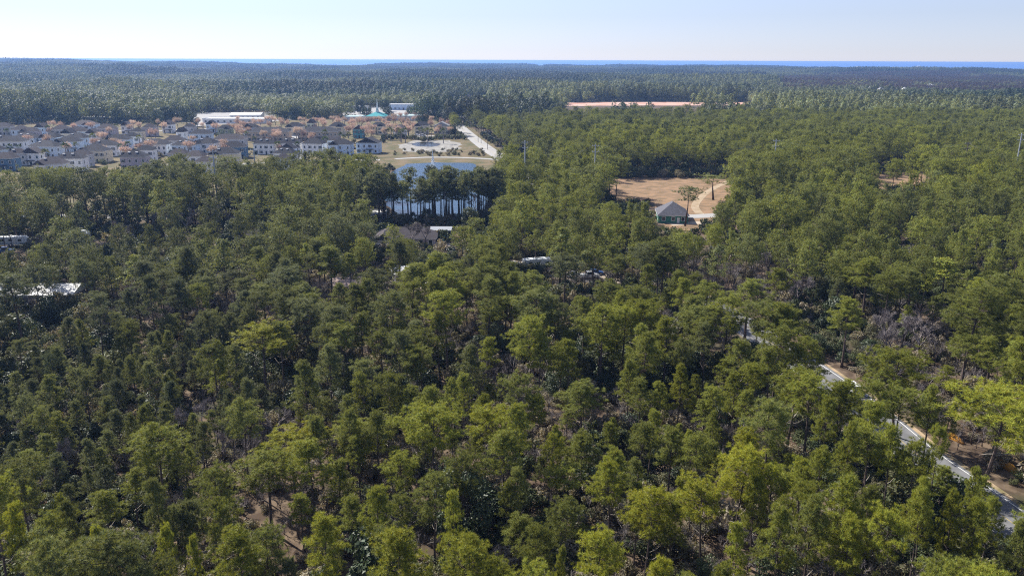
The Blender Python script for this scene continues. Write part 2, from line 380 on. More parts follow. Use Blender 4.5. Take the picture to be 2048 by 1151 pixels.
_b = [make_bush(400, 1.5, 1.9, 900, .16), make_bush(401, 1.8, 2.6, 1100, .17), make_bush(402, 1.2, 1.2, 800, .13), make_bush(403, 2.0, 2.2, 1200, .17),
      make_bush(404, 1.6, 3.2, 1100, .16), make_bare(405, 2.5, 2.2), make_bare(406, 2.0, 2.0), make_bush(407, 1.9, 3.4, 1300, .17, LEAF), make_bush(408, .9, .8, 500, .12)]
BUSH = protos('bush_near', [merged('bush', [(t, None), (c, None)]) for t, c in _b])
_b1 = [make_bush(420, 1.7, 2.0, 260, .36, stems=False), make_bush(421, 1.9, 3.0, 300, .38, stems=False), make_bush(422, 1.4, 1.4, 220, .34, stems=False), make_bush(423, 2, 3.4, 320, .4, OAKLEAF, stems=False)]
BUSH1 = protos('bush_mid', [merged('bush', [(t, None), (c, None)]) for t, c in _b1])
MAGN = [make_broadleaf(500, 9, 3.2, 7000, .16), make_broadleaf(501, 7.5, 2.7, 5600, .155)]
OAK = [make_broadleaf(510, 12, 5.5, 2600, .42, OAKLEAF), make_broadleaf(511, 11, 5.0, 2400, .42, OAKLEAF)]
BARE = [make_bare(520, 9, 4, tw=.0060), make_bare(521, 8, 4, tw=.0060), make_bare(522, 10, 4.5, tw=.0060)]
MAPLE = [make_bare(530 + i, 8.5, 4, BLOSSOM, budsize=.22, perbud=8) for i in range(3)]
PALM = [make_palm(540, 7, 1.9), make_palm(541, 6, 1.8)]

def scatter(name, pts, rz, scl, idx, tone, col, label, cat=None):
    """countless plants as one object: instances of a few meshes on the points"""
    n = len(pts); me = bpy.data.meshes.new(name); me.vertices.add(n)
    me.vertices.foreach_set('co', np.asarray(pts, np.float32).ravel())
    def put(nm, ty, arr, key='value'): a = me.attributes.new(nm, ty, 'POINT'); a.data.foreach_set(key, arr)
    put('rot', 'FLOAT_VECTOR', np.asarray(rz, np.float32).ravel(), 'vector'); put('scl', 'FLOAT_VECTOR', np.asarray(scl, np.float32).ravel(), 'vector')
    put('idx', 'INT', np.asarray(idx, np.int32)); put('tone', 'FLOAT', np.asarray(tone, np.float32))
    o = bpy.data.objects.new(name, me); sc.collection.objects.link(o)
    ng = bpy.data.node_groups.new(name, 'GeometryNodeTree')
    ng.interface.new_socket('Geometry', in_out='INPUT', socket_type='NodeSocketGeometry'); ng.interface.new_socket('Geometry', in_out='OUTPUT', socket_type='NodeSocketGeometry')
    N, L = ng.nodes, ng.links; gi = N.new('NodeGroupInput'); go = N.new('NodeGroupOutput'); ip = N.new('GeometryNodeInstanceOnPoints'); ci = N.new('GeometryNodeCollectionInfo')
    ci.inputs['Collection'].default_value = col; ci.inputs['Separate Children'].default_value = True; ci.inputs['Reset Children'].default_value = True
    ip.inputs['Pick Instance'].default_value = True
    def na(nm, ty):
        a = N.new('GeometryNodeInputNamedAttribute'); a.data_type = ty; a.inputs['Name'].default_value = nm; return a.outputs['Attribute']
    L.new(gi.outputs[0], ip.inputs['Points']); L.new(ci.outputs[0], ip.inputs['Instance'])
    L.new(na('idx', 'INT'), ip.inputs['Instance Index']); L.new(na('rot', 'FLOAT_VECTOR'), ip.inputs['Rotation']); L.new(na('scl', 'FLOAT_VECTOR'), ip.inputs['Scale'])
    L.new(ip.outputs[0], go.inputs[0])
    md = o.modifiers.new('scatter', 'NODES'); md.node_group = ng
    return tag(o, label, cat, kind='stuff')
# ------------------------------------------------------------------ terrain
def vnoise(x, y, s, seed=0):
    x = np.asarray(x, float) / s; y = np.asarray(y, float) / s
    xi = np.floor(x).astype(int); yi = np.floor(y).astype(int); xf = x - xi; yf = y - yi
    def h(a, b):
        n = (a * 374761393 + b * 668265263 + seed * 974711) & 0x7fffffff; n = ((n ^ (n >> 13)) * 1274126177) & 0x7fffffff
        return ((n ^ (n >> 16)) & 0xffff) / 65535.0
    u = xf * xf * (3 - 2 * xf); v = yf * yf * (3 - 2 * yf)
    return (h(xi, yi) * (1 - u) + h(xi + 1, yi) * u) * (1 - v) + (h(xi, yi + 1) * (1 - u) + h(xi + 1, yi + 1) * u) * v
_cx = np.array([-500, 0, 200, 300, 500, 1000, 1300, 1450, 1600, 1800, 2048, 2500]); _cy = np.array([127, 127.5, 127, 130, 131, 131, 130, 134, 136.5, 139.5, 142.5, 143.5])
_ca = []; _cd = []
for a, b in zip(_cx, _cy):
    q = P(a, b, 16.5); _ca.append(math.atan2(q.x, q.y)); _cd.append(math.hypot(q.x, q.y))
def coast(az): return np.interp(az, _ca, _cd)
def terr(x, y):
    x = np.asarray(x, float); y = np.asarray(y, float); d = np.hypot(x, y); az = np.arctan2(x, y)
    k = np.clip((d - 1450) / 2500, 0, 1); cst = coast(az)
    z = k * (vnoise(x, y, 900, 3) * 7 + vnoise(x, y, 350, 5) * 3 - 3)
    z = z + 24 * np.exp(-((az + .52) / .13) ** 2) * np.clip((d - 2500) / 1200, 0, 1)
    z = z * np.clip((cst + 40 - d) / 260, 0, 1)
    z = z + np.clip((d - 1450) / 500, 0, 1) * np.clip((cst - d) / 500, 0, 1) * 16 * np.clip(vnoise(x, y, 620, 8) - .3, 0, 1)
    return np.where(d < 1450, 0, np.maximum(z, -.3 + 0 * z))
GR = [-60, 0] + list(np.geomspace(20, 7000, 90))
def ground_mesh():
    azs = np.linspace(-1.0, 1.0, 121); V = []; rows = []
    for a in azs:
        c = float(coast(a)) + 70 + 60 * float(vnoise(a * 60, 3, 1)); ds = np.concatenate([[-300], np.geomspace(30, c, 80)])
        for d in ds:
            x, y = d * math.sin(a), d * math.cos(a) if d > 0 else -300.0
            if d < 0: x = a * 900
            V.append((x, y, float(terr(x, y)) if d > 0 else 0.0))
    n = 81; f = []
    for i in range(len(azs) - 1):
        for k in range(n - 1): f.append((i * n + k, (i + 1) * n + k, (i + 1) * n + k + 1, i * n + k + 1))
    return np_mesh('ground', V, np.array(f), smooth=True)
def ground_mat():
    m = bpy.data.materials.new('forest_floor'); nt, N, L = nodes_of(m); b = N['Principled BSDF']; b.inputs['Roughness'].default_value = .95; b.inputs['Specular IOR Level'].default_value = .1
    tc = N.new('ShaderNodeTexCoord'); cols = [(.085, .060, .042), (.17, .125, .085), (.060, .060, .032)]
    last = None
    for i, (s, lo, hi) in enumerate([(.35, .45, .6), (.06, .5, .62)]):
        nz = N.new('ShaderNodeTexNoise'); nz.inputs['Scale'].default_value = s; nz.inputs['Detail'].default_value = 8; L.new(tc.outputs['Object'], nz.inputs['Vector'])
        rp = N.new('ShaderNodeMapRange'); rp.inputs[1].default_value = lo; rp.inputs[2].default_value = hi; L.new(nz.outputs[0], rp.inputs[0])
        mx = N.new('ShaderNodeMix'); mx.data_type = 'RGBA'; mx.inputs[6].default_value = (*cols[0], 1); mx.inputs[7].default_value = (*cols[i + 1], 1)
        if last: L.new(last, mx.inputs[6])
        L.new(rp.outputs[0], mx.inputs[0]); last = mx.outputs[2]
    L.new(last, b.inputs['Base Color']); return m
g = bpy.data.objects.new('ground', ground_mesh()); sc.collection.objects.link(g); g.data.materials.append(ground_mat()); tag(g, 'brown pine straw forest floor', kind='structure')
# sea: 30 km to its horizon
def sea_mat(name, base, rough, bump, scale, spec=.5):
    m = bpy.data.materials.new(name); nt, N, L = nodes_of(m); b = N['Principled BSDF']; b.inputs['Base Color'].default_value = (*base, 1)
    b.inputs['Roughness'].default_value = rough; b.inputs['Specular IOR Level'].default_value = spec
    tc = N.new('ShaderNodeTexCoord'); nz = N.new('ShaderNodeTexNoise'); nz.inputs['Scale'].default_value = scale; nz.inputs['Detail'].default_value = 4
    L.new(tc.outputs['Object'], nz.inputs['Vector']); bp = N.new('ShaderNodeBump'); bp.inputs['Strength'].default_value = bump; bp.inputs['Distance'].default_value = 1
    L.new(nz.outputs[0], bp.inputs['Height']); L.new(bp.outputs[0], b.inputs['Normal']); return m
SV = []; SF = []
for i, a in enumerate(np.linspace(-1.1, 1.1, 81)):
    for d in (2500, 5000, 9000, 16000, 30000): SV.append((d * math.sin(a), d * math.cos(a), -1.2))
for i in range(80):
    for k in range(4): SF.append((i * 5 + k, (i + 1) * 5 + k, (i + 1) * 5 + k + 1, i * 5 + k + 1))
s_ = bpy.data.objects.new('sea', np_mesh('sea', SV, np.array(SF), [sea_mat('sea_water', (.018, .13, .44), .42, .0, .02, .9)])); sc.collection.objects.link(s_); tag(s_, 'blue sea reaching to the horizon', kind='structure')

# ------------------------------------------------------------------ ground patches (measured on the photograph, laid on the ground)
def world_poly(pix): return [P(x, y) for x, y in pix]
def inpoly(X, Y, poly):
    r = np.zeros(np.shape(X), bool); n = len(poly)
    for i in range(n):
        x0, y0 = poly[i][0], poly[i][1]; x1, y1 = poly[(i + 1) % n][0], poly[(i + 1) % n][1]
        if y0 == y1: continue
        c = (y0 > Y) != (y1 > Y); r ^= c & (X < (x1 - x0) * (Y - y0) / (y1 - y0) + x0)
    return r
def wobble(poly, amp, seg, seed):
    out = []; rg = np.random.default_rng(seed)
    for i in range(len(poly)):
        a, b = poly[i], poly[(i + 1) % len(poly)]; n = max(1, int((b - a).length / seg)); nn = Vector((-(b - a).y, (b - a).x, 0)).normalized()
        for k in range(n): out.append(a.lerp(b, k / n) + nn * (rg.normal(0, amp) if k else 0))
    return out
def sheet(name, poly, z, m, label):
    from mathutils.geometry import tessellate_polygon
    vs = [(p[0], p[1], z) for p in poly]; tri = tessellate_polygon([[Vector(v) for v in vs]])
    tri = [t if (Vector(vs[t[1]]) - Vector(vs[t[0]])).cross(Vector(vs[t[2]]) - Vector(vs[t[0]])).z > 0 else t[::-1] for t in tri]
    o = bpy.data.objects.new(name, np_mesh(name, vs, np.array(tri), [m])); sc.collection.objects.link(o)
    return tag(o, label, kind='structure')
def ribbon(line, w):
    """left and right borders of a strip along a polyline (smoothed)"""
    pts = []
    for i in range(len(line) - 1):
        p0 = line[max(i - 1, 0)]; p1 = line[i]; p2 = line[i + 1]; p3 = line[min(i + 2, len(line) - 1)]
        for k in range(8):
            t = k / 8; pts.append(.5 * ((2 * p1) + (p2 - p0) * t + (2 * p0 - 5 * p1 + 4 * p2 - p3) * t * t + (3 * p1 - p0 - 3 * p2 + p3) * t ** 3))
    pts.append(line[-1]); Lf = []; Rt = []
    for i, p in enumerate(pts):
        d = (pts[min(i + 1, len(pts) - 1)] - pts[max(i - 1, 0)]).normalized(); nn = Vector((-d.y, d.x, 0)); Lf.append(p + nn * w / 2); Rt.append(p - nn * w / 2)
    return pts, Lf, Rt
def strip(name, line, w, z, m, label, off=0.0, kind='structure', dash=None):
    pts, Lf, Rt = ribbon(line, 2)
    V = []; Fc = []
    run = 0
    for i in range(len(pts)):
        nn = (Lf[i] - pts[i]).normalized(); a = pts[i] + nn * (off + w / 2); b = pts[i] + nn * (off - w / 2)
        V += [(a.x, a.y, z), (b.x, b.y, z)]
        if i and (dash is None or i % 2): Fc.append((2 * i - 2, 2 * i - 1, 2 * i + 1, 2 * i))
    o = bpy.data.objects.new(name, np_mesh(name, V, np.array(Fc), [m])); sc.collection.objects.link(o)
    if kind: tag(o, label, kind=kind)
    return o
M_ASPH = mat('worn_asphalt', (.20, .20, .205), .9, .2, .28, .45); M_ASPH2 = mat('pale_road', (.40, .39, .37), .9, .2, .15, .2)
M_TAN = mat('dry_field_grass', (.31, .20, .12), .95, .1, 0, .22, (.19, .135, .08)); M_SAND = mat('pale_sand', (.55, .46, .36), .95, .1, .25, .3)
M_RED = mat('red_clay', (.50, .27, .19), .95, .1, 0, .03, (.58, .42, .34)); M_LAWN = mat('winter_lawn', (.19, .145, .085), .95, .1, 0, .12, (.11, .105, .05))
M_VERGE = mat('verge_grass', (.17, .15, .07), .95, .1, 0, .35, (.42, .31, .20)); M_PAINT = mat('road_paint', (.75, .75, .72), .7, .2); M_YEL = mat('yellow_road_paint', (.42, .32, .12), .7, .2)
M_CONC = mat('concrete', (.38, .37, .35), .9, .2, .15, .4); M_POND = sea_mat('pond_water', (.02, .065, .12), .12, .35, .9)
M_DARKW = sea_mat('dark_water', (.02, .02, .018), .1, .2, .6); M_REED = mat('pale_reeds', (.36, .345, .31), .95, .1, .4, .35)
ROAD = [P(*p) for p in [(1380, 590), (1470, 638), (1520, 672), (1572, 706), (1640, 753), (1718, 810), (1830, 905), (1920, 970), (2011, 1036), (2110, 1108), (2260, 1220)]]
pts_, RL, RR = ribbon(ROAD, 34); _r1 = [p + (a - p).normalized() * 4.1 for p, a in zip(pts_, RL)]; _r2 = [p + (a - p).normalized() * 5.4 for p, a in zip(pts_, RR)]; ROADCLR = _r1 + _r2[::-1]
strip('verge', ROAD, 12, .05, M_VERGE, 'sandy grass verge of the forest road', off=-1.2)
strip('shoulder', ROAD, 1.6, .054, M_SAND, 'pale sandy shoulder strip beside the forest road', off=5.4 * 0 - 0)if False else None
strip('road', ROAD, 7.9, .09, M_ASPH, 'worn grey two lane road through the pines')
for off in (-3.35, 3.35): strip('road_marking', ROAD, .13, .097, M_PAINT, 'white edge line painted on the forest road', off=off)
strip('road_marking', ROAD, .13, .097, M_YEL, 'yellow centre line painted on the forest road', off=.0)
MROAD = [P(*p) for p in [(1080, 372), (1010, 320), (978, 300), (940, 271), (915, 249), (897, 231), (905, 213), (930, 200)]]
pm, ML, MR = ribbon(MROAD, 15)
strip('verge', MROAD, 19, .05, M_LAWN, 'tan grass verge beside the pale straight road')
strip('road', MROAD, 9.5, .09, M_ASPH2, 'pale grey straight road running past the houses towards the shops')
strip('road_marking', MROAD, .2, .097, M_YEL, 'yellow centre line on the pale straight road')
FIELD = world_poly([(1190, 376), (1214, 358), (1330, 354), (1480, 350), (1500, 360), (1468, 382), (1450, 410), (1448, 450), (1385, 462), (1322, 458), (1312, 418), (1292, 402), (1225, 399)])
FIELD2 = world_poly([(1690, 366), (1750, 347), (1860, 343), (1875, 356), (1840, 376), (1760, 388)])
sheet('field', wobble(FIELD, 1.5, 6, 1), .05, M_TAN, 'open field of dry tan grass')
sheet('field', wobble(FIELD2, 1.2, 6, 2), .05, M_TAN, 'small clearing of tan grass on the right')
strip('track', [P(*p) for p in [(1478, 353), (1450, 366), (1425, 378), (1405, 392), (1390, 412), (1400, 428)]], 3.2, .09, mat('track_sand', (.42, .33, .23), .95, .1, 0, .35, (.32, .24, .15)), 'pale sand track across the tan field')
strip('street', [P(*p) for p in [(1330, 434), (1380, 433), (1425, 431), (1500, 425)]], 7, .10, M_ASPH2, 'short pale street behind the green house')
strip('driveway', [P(*p) for p in [(1340, 449), (1385, 446), (1430, 446)]], 5, .12, M_SAND, 'sandy driveway beside the green house')
SUBD = world_poly([(-150, 415), (120, 418), (270, 412), (310, 398), (480, 402), (600, 390), (640, 372), (760, 366), (778, 345), (762, 276), (908, 271), (884, 238), (620, 238), (300, 246), (-150, 252)])
sheet('lawn', wobble(SUBD, 1, 15, 3), .05, M_LAWN, 'winter lawns and yards between the houses')
WET = world_poly([(772, 274), (905, 271), (985, 302), (1012, 326), (1010, 345), (990, 352), (780, 338), (745, 328)])
sheet('grassland', wobble(WET, 1, 10, 4), .07, M_LAWN, 'tan grass around the two ponds')
RET = world_poly([(795, 290), (830, 281), (900, 281), (925, 290), (910, 303), (850, 306), (805, 303)])
sheet('reed_bed', wobble(RET, 1.5, 6, 5), .09, M_REED, 'pale grey reed bed of the small basin')
sheet('pool', wobble(world_poly([(824, 288), (845, 284), (870, 284), (880, 290), (862, 294), (835, 293)]), 1, 5, 6), .11, M_DARKW, 'dark pool in the middle of the reed bed')
strip('path', [P(*p) for p in [(790, 318), (850, 315), (905, 315), (960, 317), (1030, 322)]], 5, .11, M_CONC, 'pale path between the basin and the pond')
POND = world_poly([(782, 345), (812, 328), (870, 325), (940, 326), (960, 335), (975, 360), (990, 395), (985, 425), (965, 441), (880, 442), (800, 438), (770, 410), (772, 370)])
sheet('pond', wobble(POND, 1, 6, 7), .09, M_POND, 'blue pond with a fountain')
YARD = world_poly([(690, 430), (770, 440), (985, 441), (1000, 470), (940, 520), (860, 545), (760, 525), (700, 480)])
sheet('driveway', wobble(world_poly([(872, 478), (898, 476), (905, 490), (885, 512), (862, 500)]), .5, 4, 8), .06, M_SAND, 'pale gravel driveway in front of the carport')
RED1 = world_poly([(1120, 212), (1125, 205.5), (1300, 204.5), (1510, 204.5), (1530, 209), (1400, 211)]); RED2 = world_poly([(1120, 193), (1120, 187.2), (1400, 187.2), (1420, 193)])
sheet('clearing', wobble(RED1, 3, 25, 9), .15, M_RED, 'long strip of bare pink red clay in the forest')
sheet('clearing', wobble(RED2, 3, 25, 10), .15, M_RED, 'farther strip of red clay seen through tree trunks')
SHOPS = world_poly([(868, 228), (872, 203), (985, 201), (992, 212), (935, 226)]); CHL = world_poly([(680, 243), (690, 214), (870, 214), (888, 236)]); STL = world_poly([(372, 254), (385, 226), (560, 224), (585, 240)])
sheet('parking_lot', SHOPS, .07, M_CONC, 'pale parking lot by the shops'); sheet('parking_lot', CHL, .07, M_CONC, 'pale lot around the church'); sheet('parking_lot', STL, .075, M_CONC, 'bright lot around the long white buildings')
PARK2 = world_poly([(145, 246), (155, 234), (235, 234), (240, 243)]); sheet('parking_lot', PARK2, .075, M_CONC, 'pale car park in front of the dark pines')
for k, ln in enumerate([[(140, 262), (300, 262), (420, 258), (600, 262)], [(-20, 292), (180, 290), (330, 292)], [(250, 315), (330, 288), (390, 262)], [(590, 345), (600, 310), (590, 270), (640, 262)], [(760, 274), (840, 273), (905, 271)], [(300, 330), (450, 330), (600, 322), (760, 320)]]):
    strip('street', [P(*p) for p in ln], 6.5, .10 + .005 * k, M_CONC, f'{ordn(k + 1)} pale neighbourhood street between the houses')
strip('street', [P(*p) for p in [(-30, 437), (100, 432), (240, 434), (330, 440)]], 6, .06, M_CONC, 'pale lane under the pines on the left')
strip('driveway', [P(*p) for p in [(150, 480), (180, 466), (260, 470), (300, 474)]], 5, .06, M_CONC, 'pale driveway under the pines on the left')
sheet('sand_patch', wobble(world_poly([(640, 575), (790, 560), (850, 575), (780, 610), (690, 612)]), .6, 4, 11), .05, M_SAND, 'sandy bare ground around the mid forest roofs')
sheet('sand_patch', wobble(world_poly([(1000, 520), (1100, 512), (1230, 545), (1270, 565), (1180, 570), (1060, 548)]), .6, 4, 12), .05, M_SAND, 'sandy yard with parked vehicles in the pines')
CLEAR = [ROADCLR, ML + MR[::-1], FIELD, FIELD2, SUBD, WET, POND, YARD, RED1, RED2, SHOPS, CHL, STL, PARK2]
NEARCLR = [world_poly([(-40, 615), (-40, 575), (60, 572), (160, 574), (150, 612)]), world_poly([(1300, 470), (1300, 440), (1400, 440), (1400, 470)]), world_poly([(775, 575), (775, 548), (845, 548), (845, 575)]),
           world_poly([(1010, 545), (1010, 522), (1100, 515), (1110, 545)]), world_poly([(1130, 565), (1130, 545), (1205, 548), (1205, 565)]), world_poly([(-60, 520), (-60, 475), (60, 475), (60, 520)])]
# line of sight kept more or less open: x0, y0, x1, y1 on the photograph, distance of what is seen, share of covering trees taken away
KEEP = [(1215, 357, 1450, 398, 330, .97), (1328, 400, 1420, 443, 285, .93), (1215, 398, 1300, 404, 320, .5), (785, 322, 960, 335, 470, .5), (790, 397, 985, 434, 284, .55), (745, 455, 850, 486, 240, .5), (862, 448, 900, 505, 240, .9),
        (722, 418, 772, 440, 283, .4), (0, 568, 148, 596, 188, .8), (785, 542, 835, 556, 203, .15), (1052, 506, 1098, 545, 215, .75), (1138, 543, 1205, 560, 200, .55), (640, 575, 720, 600, 195, .4), (0, 462, 52, 500, 250, .8),
        (142, 466, 182, 484, 250, .7), (60, 425, 235, 445, 280, .5), (1760, 345, 1852, 362, 390, .85), (1920, 935, 2048, 1020, 115, .6), (285, 392, 485, 445, 285, .93), (785, 430, 870, 462, 245, .8), (0, 432, 270, 468, 262, .55), (780, 430, 860, 452, 260, .7), (1515, 480, 1600, 560, 190, .75), (1750, 595, 1860, 680, 150, .7),
        (985, 290, 1000, 320, 520, .3), (470, 458, 512, 484, 240, .6), (0, 240, 280, 326, 420, .93), (280, 240, 620, 304, 420, .93), (620, 240, 760, 300, 420, .97), (420, 300, 470, 345, 400, .75), (500, 296, 515, 335, 300, .8), (190, 300, 260, 340, 400, .6), (690, 280, 762, 306, 400, .8), (1140, 204, 1300, 208.5, 1135, .97), (1300, 204, 1505, 208.5, 1215, .97), (1140, 188, 1400, 191, 1180, .5), (890, 225, 985, 300, 510, .97), (760, 205, 985, 320, 480, .93), (610, 200, 760, 300, 560, .95)]
# ------------------------------------------------------------------ pines
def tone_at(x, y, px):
    """colour of a tree: yellower near and to the right, duller far off, grey-green on the left as painted-in needle sheen, in loose stands"""
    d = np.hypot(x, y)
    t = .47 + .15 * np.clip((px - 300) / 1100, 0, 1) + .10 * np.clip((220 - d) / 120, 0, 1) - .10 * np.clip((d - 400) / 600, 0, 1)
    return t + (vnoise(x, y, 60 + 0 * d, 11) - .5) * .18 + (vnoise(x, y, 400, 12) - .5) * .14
# crown top x, y, crown width, foot y (None = usual height), kind, tone
HAND = [(310, 858, 112, 1052, 0, .72), (202, 985, 84, 1110, 4, .74), (115, 990, 58, 1130, 6, .75), (480, 1057, 112, None, 2, .82), (320, 1052, 62, None, 6, .74), (645, 1048, 96, None, 2, .85), (790, 1060, 132, None, 4, .88), (940, 1088, 112, None, 0, .85),
        (1035, 1040, 88, 1170, 2, .74), (1115, 1090, 42, None, 5, .72), (1298, 984, 104, 1180, 1, .92), (1418, 968, 112, 1170, 3, .92), (1208, 1070, 92, None, 0, .85), (1482, 1050, 60, None, 9, .78), (1322, 1115, 84, None, 2, .9), (1700, 1038, 92, None, 4, .82), (1785, 1035, 100, None, 3, .82),
        (1610, 920, 78, 1085, 4, .78), (1745, 870, 70, 1050, 7, .66), (1850, 978, 62, None, 9, .74), (1890, 935, 70, 1040, 9, .74), (1005, 870, 100, 1052, 4, .7), (1165, 868, 90, 1000, 4, .72), (1130, 933, 88, 1040, 3, .76), (1343, 860, 80, 1010, 4, .66),
        (580, 873, 132, 1010, 8, .95), (530, 912, 118, 1062, 0, .8), (617, 888, 100, 1062, 2, .8), (715, 842, 112, 975, 1, .82), (772, 843, 62, 945, 7, .76), (870, 824, 128, 1012, 8, .78), (965, 822, 100, 990, 3, .84), (672, 925, 72, 1055, 5, .74), (797, 912, 78, 1060, 0, .76), (750, 980, 84, None, 4, .74),
        (520, 660, 116, 790, 3, .9), (1812, 708, 122, 872, 8, .8), (1990, 782, 200, 1000, 8, .86), (1590, 740, 100, None, 1, .78), (1625, 850 - 90, 90, None, 0, .78), (1700, 600, 80, None, 4, .7), (1165, 768, 100, 900, 4, .66), (1030, 812, 78, None, 4, .72), (1200, 650, 92, 760, 4, .78),
        (1375, 376, 62, 452, 3, .5), (1430, 352, 66, 400, 3, .55), (1870, 895 - 120, 60, None, 9, .7), (720, 632, 72, None, 4, .6), (1010, 595, 84, 690, 1, .7), (425, 690, 70, None, 0, .62), (190, 1060, 52, None, 9, .78), (20, 1010, 60, None, 9, .82), (390, 1080, 46, None, 9, .76), (1950, 930, 40, None, 9, .72),
        (1560, 655, 90, None, 1, .7), (1460, 600, 84, None, 1, .72), (1500, 560, 84, None, 2, .66), (1740, 520, 88, None, 4, .72), (1900, 520, 84, None, 2, .74), (600, 985, 60, 1105, 9, .76), (1420, 880, 70, 1010, 9, .72), (1690, 890, 58, 1010, 9, .7), (905, 985, 64, None, 6, .74), (260, 940, 56, 1060, 9, .7), (60, 900, 60, 1010, 9, .68),
        (1815, 905, 60, 985, 9, .74), (1862, 960, 52, None, 9, .8), (1660, 795, 62, None, 4, .72), (1705, 845, 54, None, 9, .74), (1650, 905, 76, None, 4, .74), (1915, 985, 60, None, 6, .84), (1960, 1010, 66, None, 2, .8), (1690, 770, 84, None, 4, .76), (1745, 812, 80, None, 2, .76), (1792, 850, 70, None, 4, .74), (1838, 888, 64, None, 0, .76), (1545, 700, 66, None, 2, .7), (1600, 690, 60, None, 4, .7), (1880, 860, 40, None, 7, .74)]
trees = []      # x, y, sx, sz, kind, tone, rz
for (tx, ty, wd, by, k, tn) in HAND:
    if by is None: h = 12.5 + 2 * random.Random(tx).random(); p = P(tx, ty, h)
    else:
        lo, hi = 3.0, 26.0
        for _ in range(40):
            h = (lo + hi) / 2; p = P(tx, ty, h)
            if proj(p.x, p.y, 0)[1] < by: lo = h
            else: hi = h
    m = float(proj(p.x, p.y, h * .8)[2]) / F; R = PSPEC[k][3]
    trees.append((p.x, p.y, wd * m / 2 / R * 1.0, h / 14, k, tn, random.Random(tx + ty).random() * 6.28))
NH = len(trees)
def keep_tests(x, y, h, r, rg, base=.55):
    """which candidate trees stay, given what must be seen between and beyond them"""
    ok = np.ones(len(x), bool)
    px, pt, dep = proj(x, y, h); _, pb, _ = proj(x, y, h * base); rr = r / dep * F; d = np.hypot(x, y)
    for (x0, y0, x1, y1, D, pr) in KEEP:
        hit = (px + rr * .75 > x0) & (px - rr * .75 < x1) & (pt < y1) & (pb > y0) & (d < D)
        ok &= ~(hit & (rg.random(len(x)) < pr))
    return ok
def free(x, y, polys):
    ok = np.ones(len(x), bool)
    for q in polys: ok &= ~inpoly(x, y, q)
    return ok
def jgrid(s, x0, x1, y0, y1, rg, jit=.42):
    X, Y = np.meshgrid(np.arange(x0, x1, s), np.arange(y0, y1, s)); X = X + (np.arange(X.shape[0]) % 2)[:, None] * s / 2
    X = (X + rg.uniform(-jit, jit, X.shape) * s).ravel(); Y = (Y + rg.uniform(-jit, jit, Y.shape) * s).ravel(); return X, Y
rg = np.random.default_rng(21)
def infr(x, y, m=.16):
    return (np.abs(np.arctan2(x, y)) < math.radians(32.8) + m + np.clip((40 - y) * .02, 0, 1)) & (y > 25)
X, Y = jgrid(4.1, -260, 260, 25, 330, rg)
px, py, dep = proj(X, Y, 0 * X)
a = infr(X, Y) & (np.hypot(X, Y) < 195); X, Y, px, py = X[a], Y[a], px[a], py[a]; D = np.hypot(X, Y)
young = np.clip((520 - px) / 140, 0, 1) * np.clip((D - 92) / 12, 0, 1) * np.clip((165 - D) / 15, 0, 1)       # dense young pines, left of the middle
young = np.maximum(young, .7 * np.clip(1 - ((px - 960) / 150) ** 2, 0, 1) * np.clip(1 - ((D - 178) / 18) ** 2, 0, 1))
gf = 1 + .45 * np.clip((D - 95) / 55, 0, 1) * (1 - young)
dens = .64 / gf ** 1.7 + .22 * (vnoise(X, Y, 22, 31) - .5) * 2 + .33 * young
dens = dens - .24 * np.clip((600 - px) / 200, 0, 1) * np.clip((104 - D) / 10, 0, 1)
dens = dens - .55 * np.exp(-((px - 1590) / 70.) ** 2 - ((D - 205) / 24.) ** 2) - .5 * np.exp(-((px - 1800) / 90.) ** 2 - ((D - 157) / 20.) ** 2)
k_ = rg.random(len(X)) < dens; X, Y, px, D, young, gf = X[k_], Y[k_], px[k_], D[k_], young[k_], gf[k_]
h = np.clip(rg.normal(12.6, 1.7, len(X)) + (vnoise(X, Y, 35, 33) - .5) * 3.5, 7, 17.5); small = rg.random(len(X)) < .34; h = np.where(small, h * rg.uniform(.45, .75, len(X)), h)
h = np.where(rg.random(len(X)) < young, rg.uniform(6.5, 10.5, len(X)), h); h = h + np.clip((D - 110) / 80, 0, 1) * 1.8 * (1 - young)
kd = rg.choice([0, 1, 2, 3, 4, 5, 6, 7, 8, 9], len(X), p=[.15, .12, .14, .08, .17, .07, .06, .09, .05, .07]); kd = np.where(h < 9.5, rg.choice([5, 6, 9, 2], len(X)), kd)
sx = h / 14 * rg.uniform(.74, 1.1, len(X)) * np.where(h < 9.5, 1.15, 1.0) * gf
R_ = np.array([p[3] for p in PSPEC])[kd] * sx
ok = free(X, Y, CLEAR + NEARCLR) & keep_tests(X, Y, h, R_, rg)
HX = np.array([(t[0], t[1]) for t in trees])
dd = np.sqrt(((X[:, None] - HX[None, :, 0]) ** 2 + (Y[:, None] - HX[None, :, 1]) ** 2).min(1)); ok &= dd > 2.6
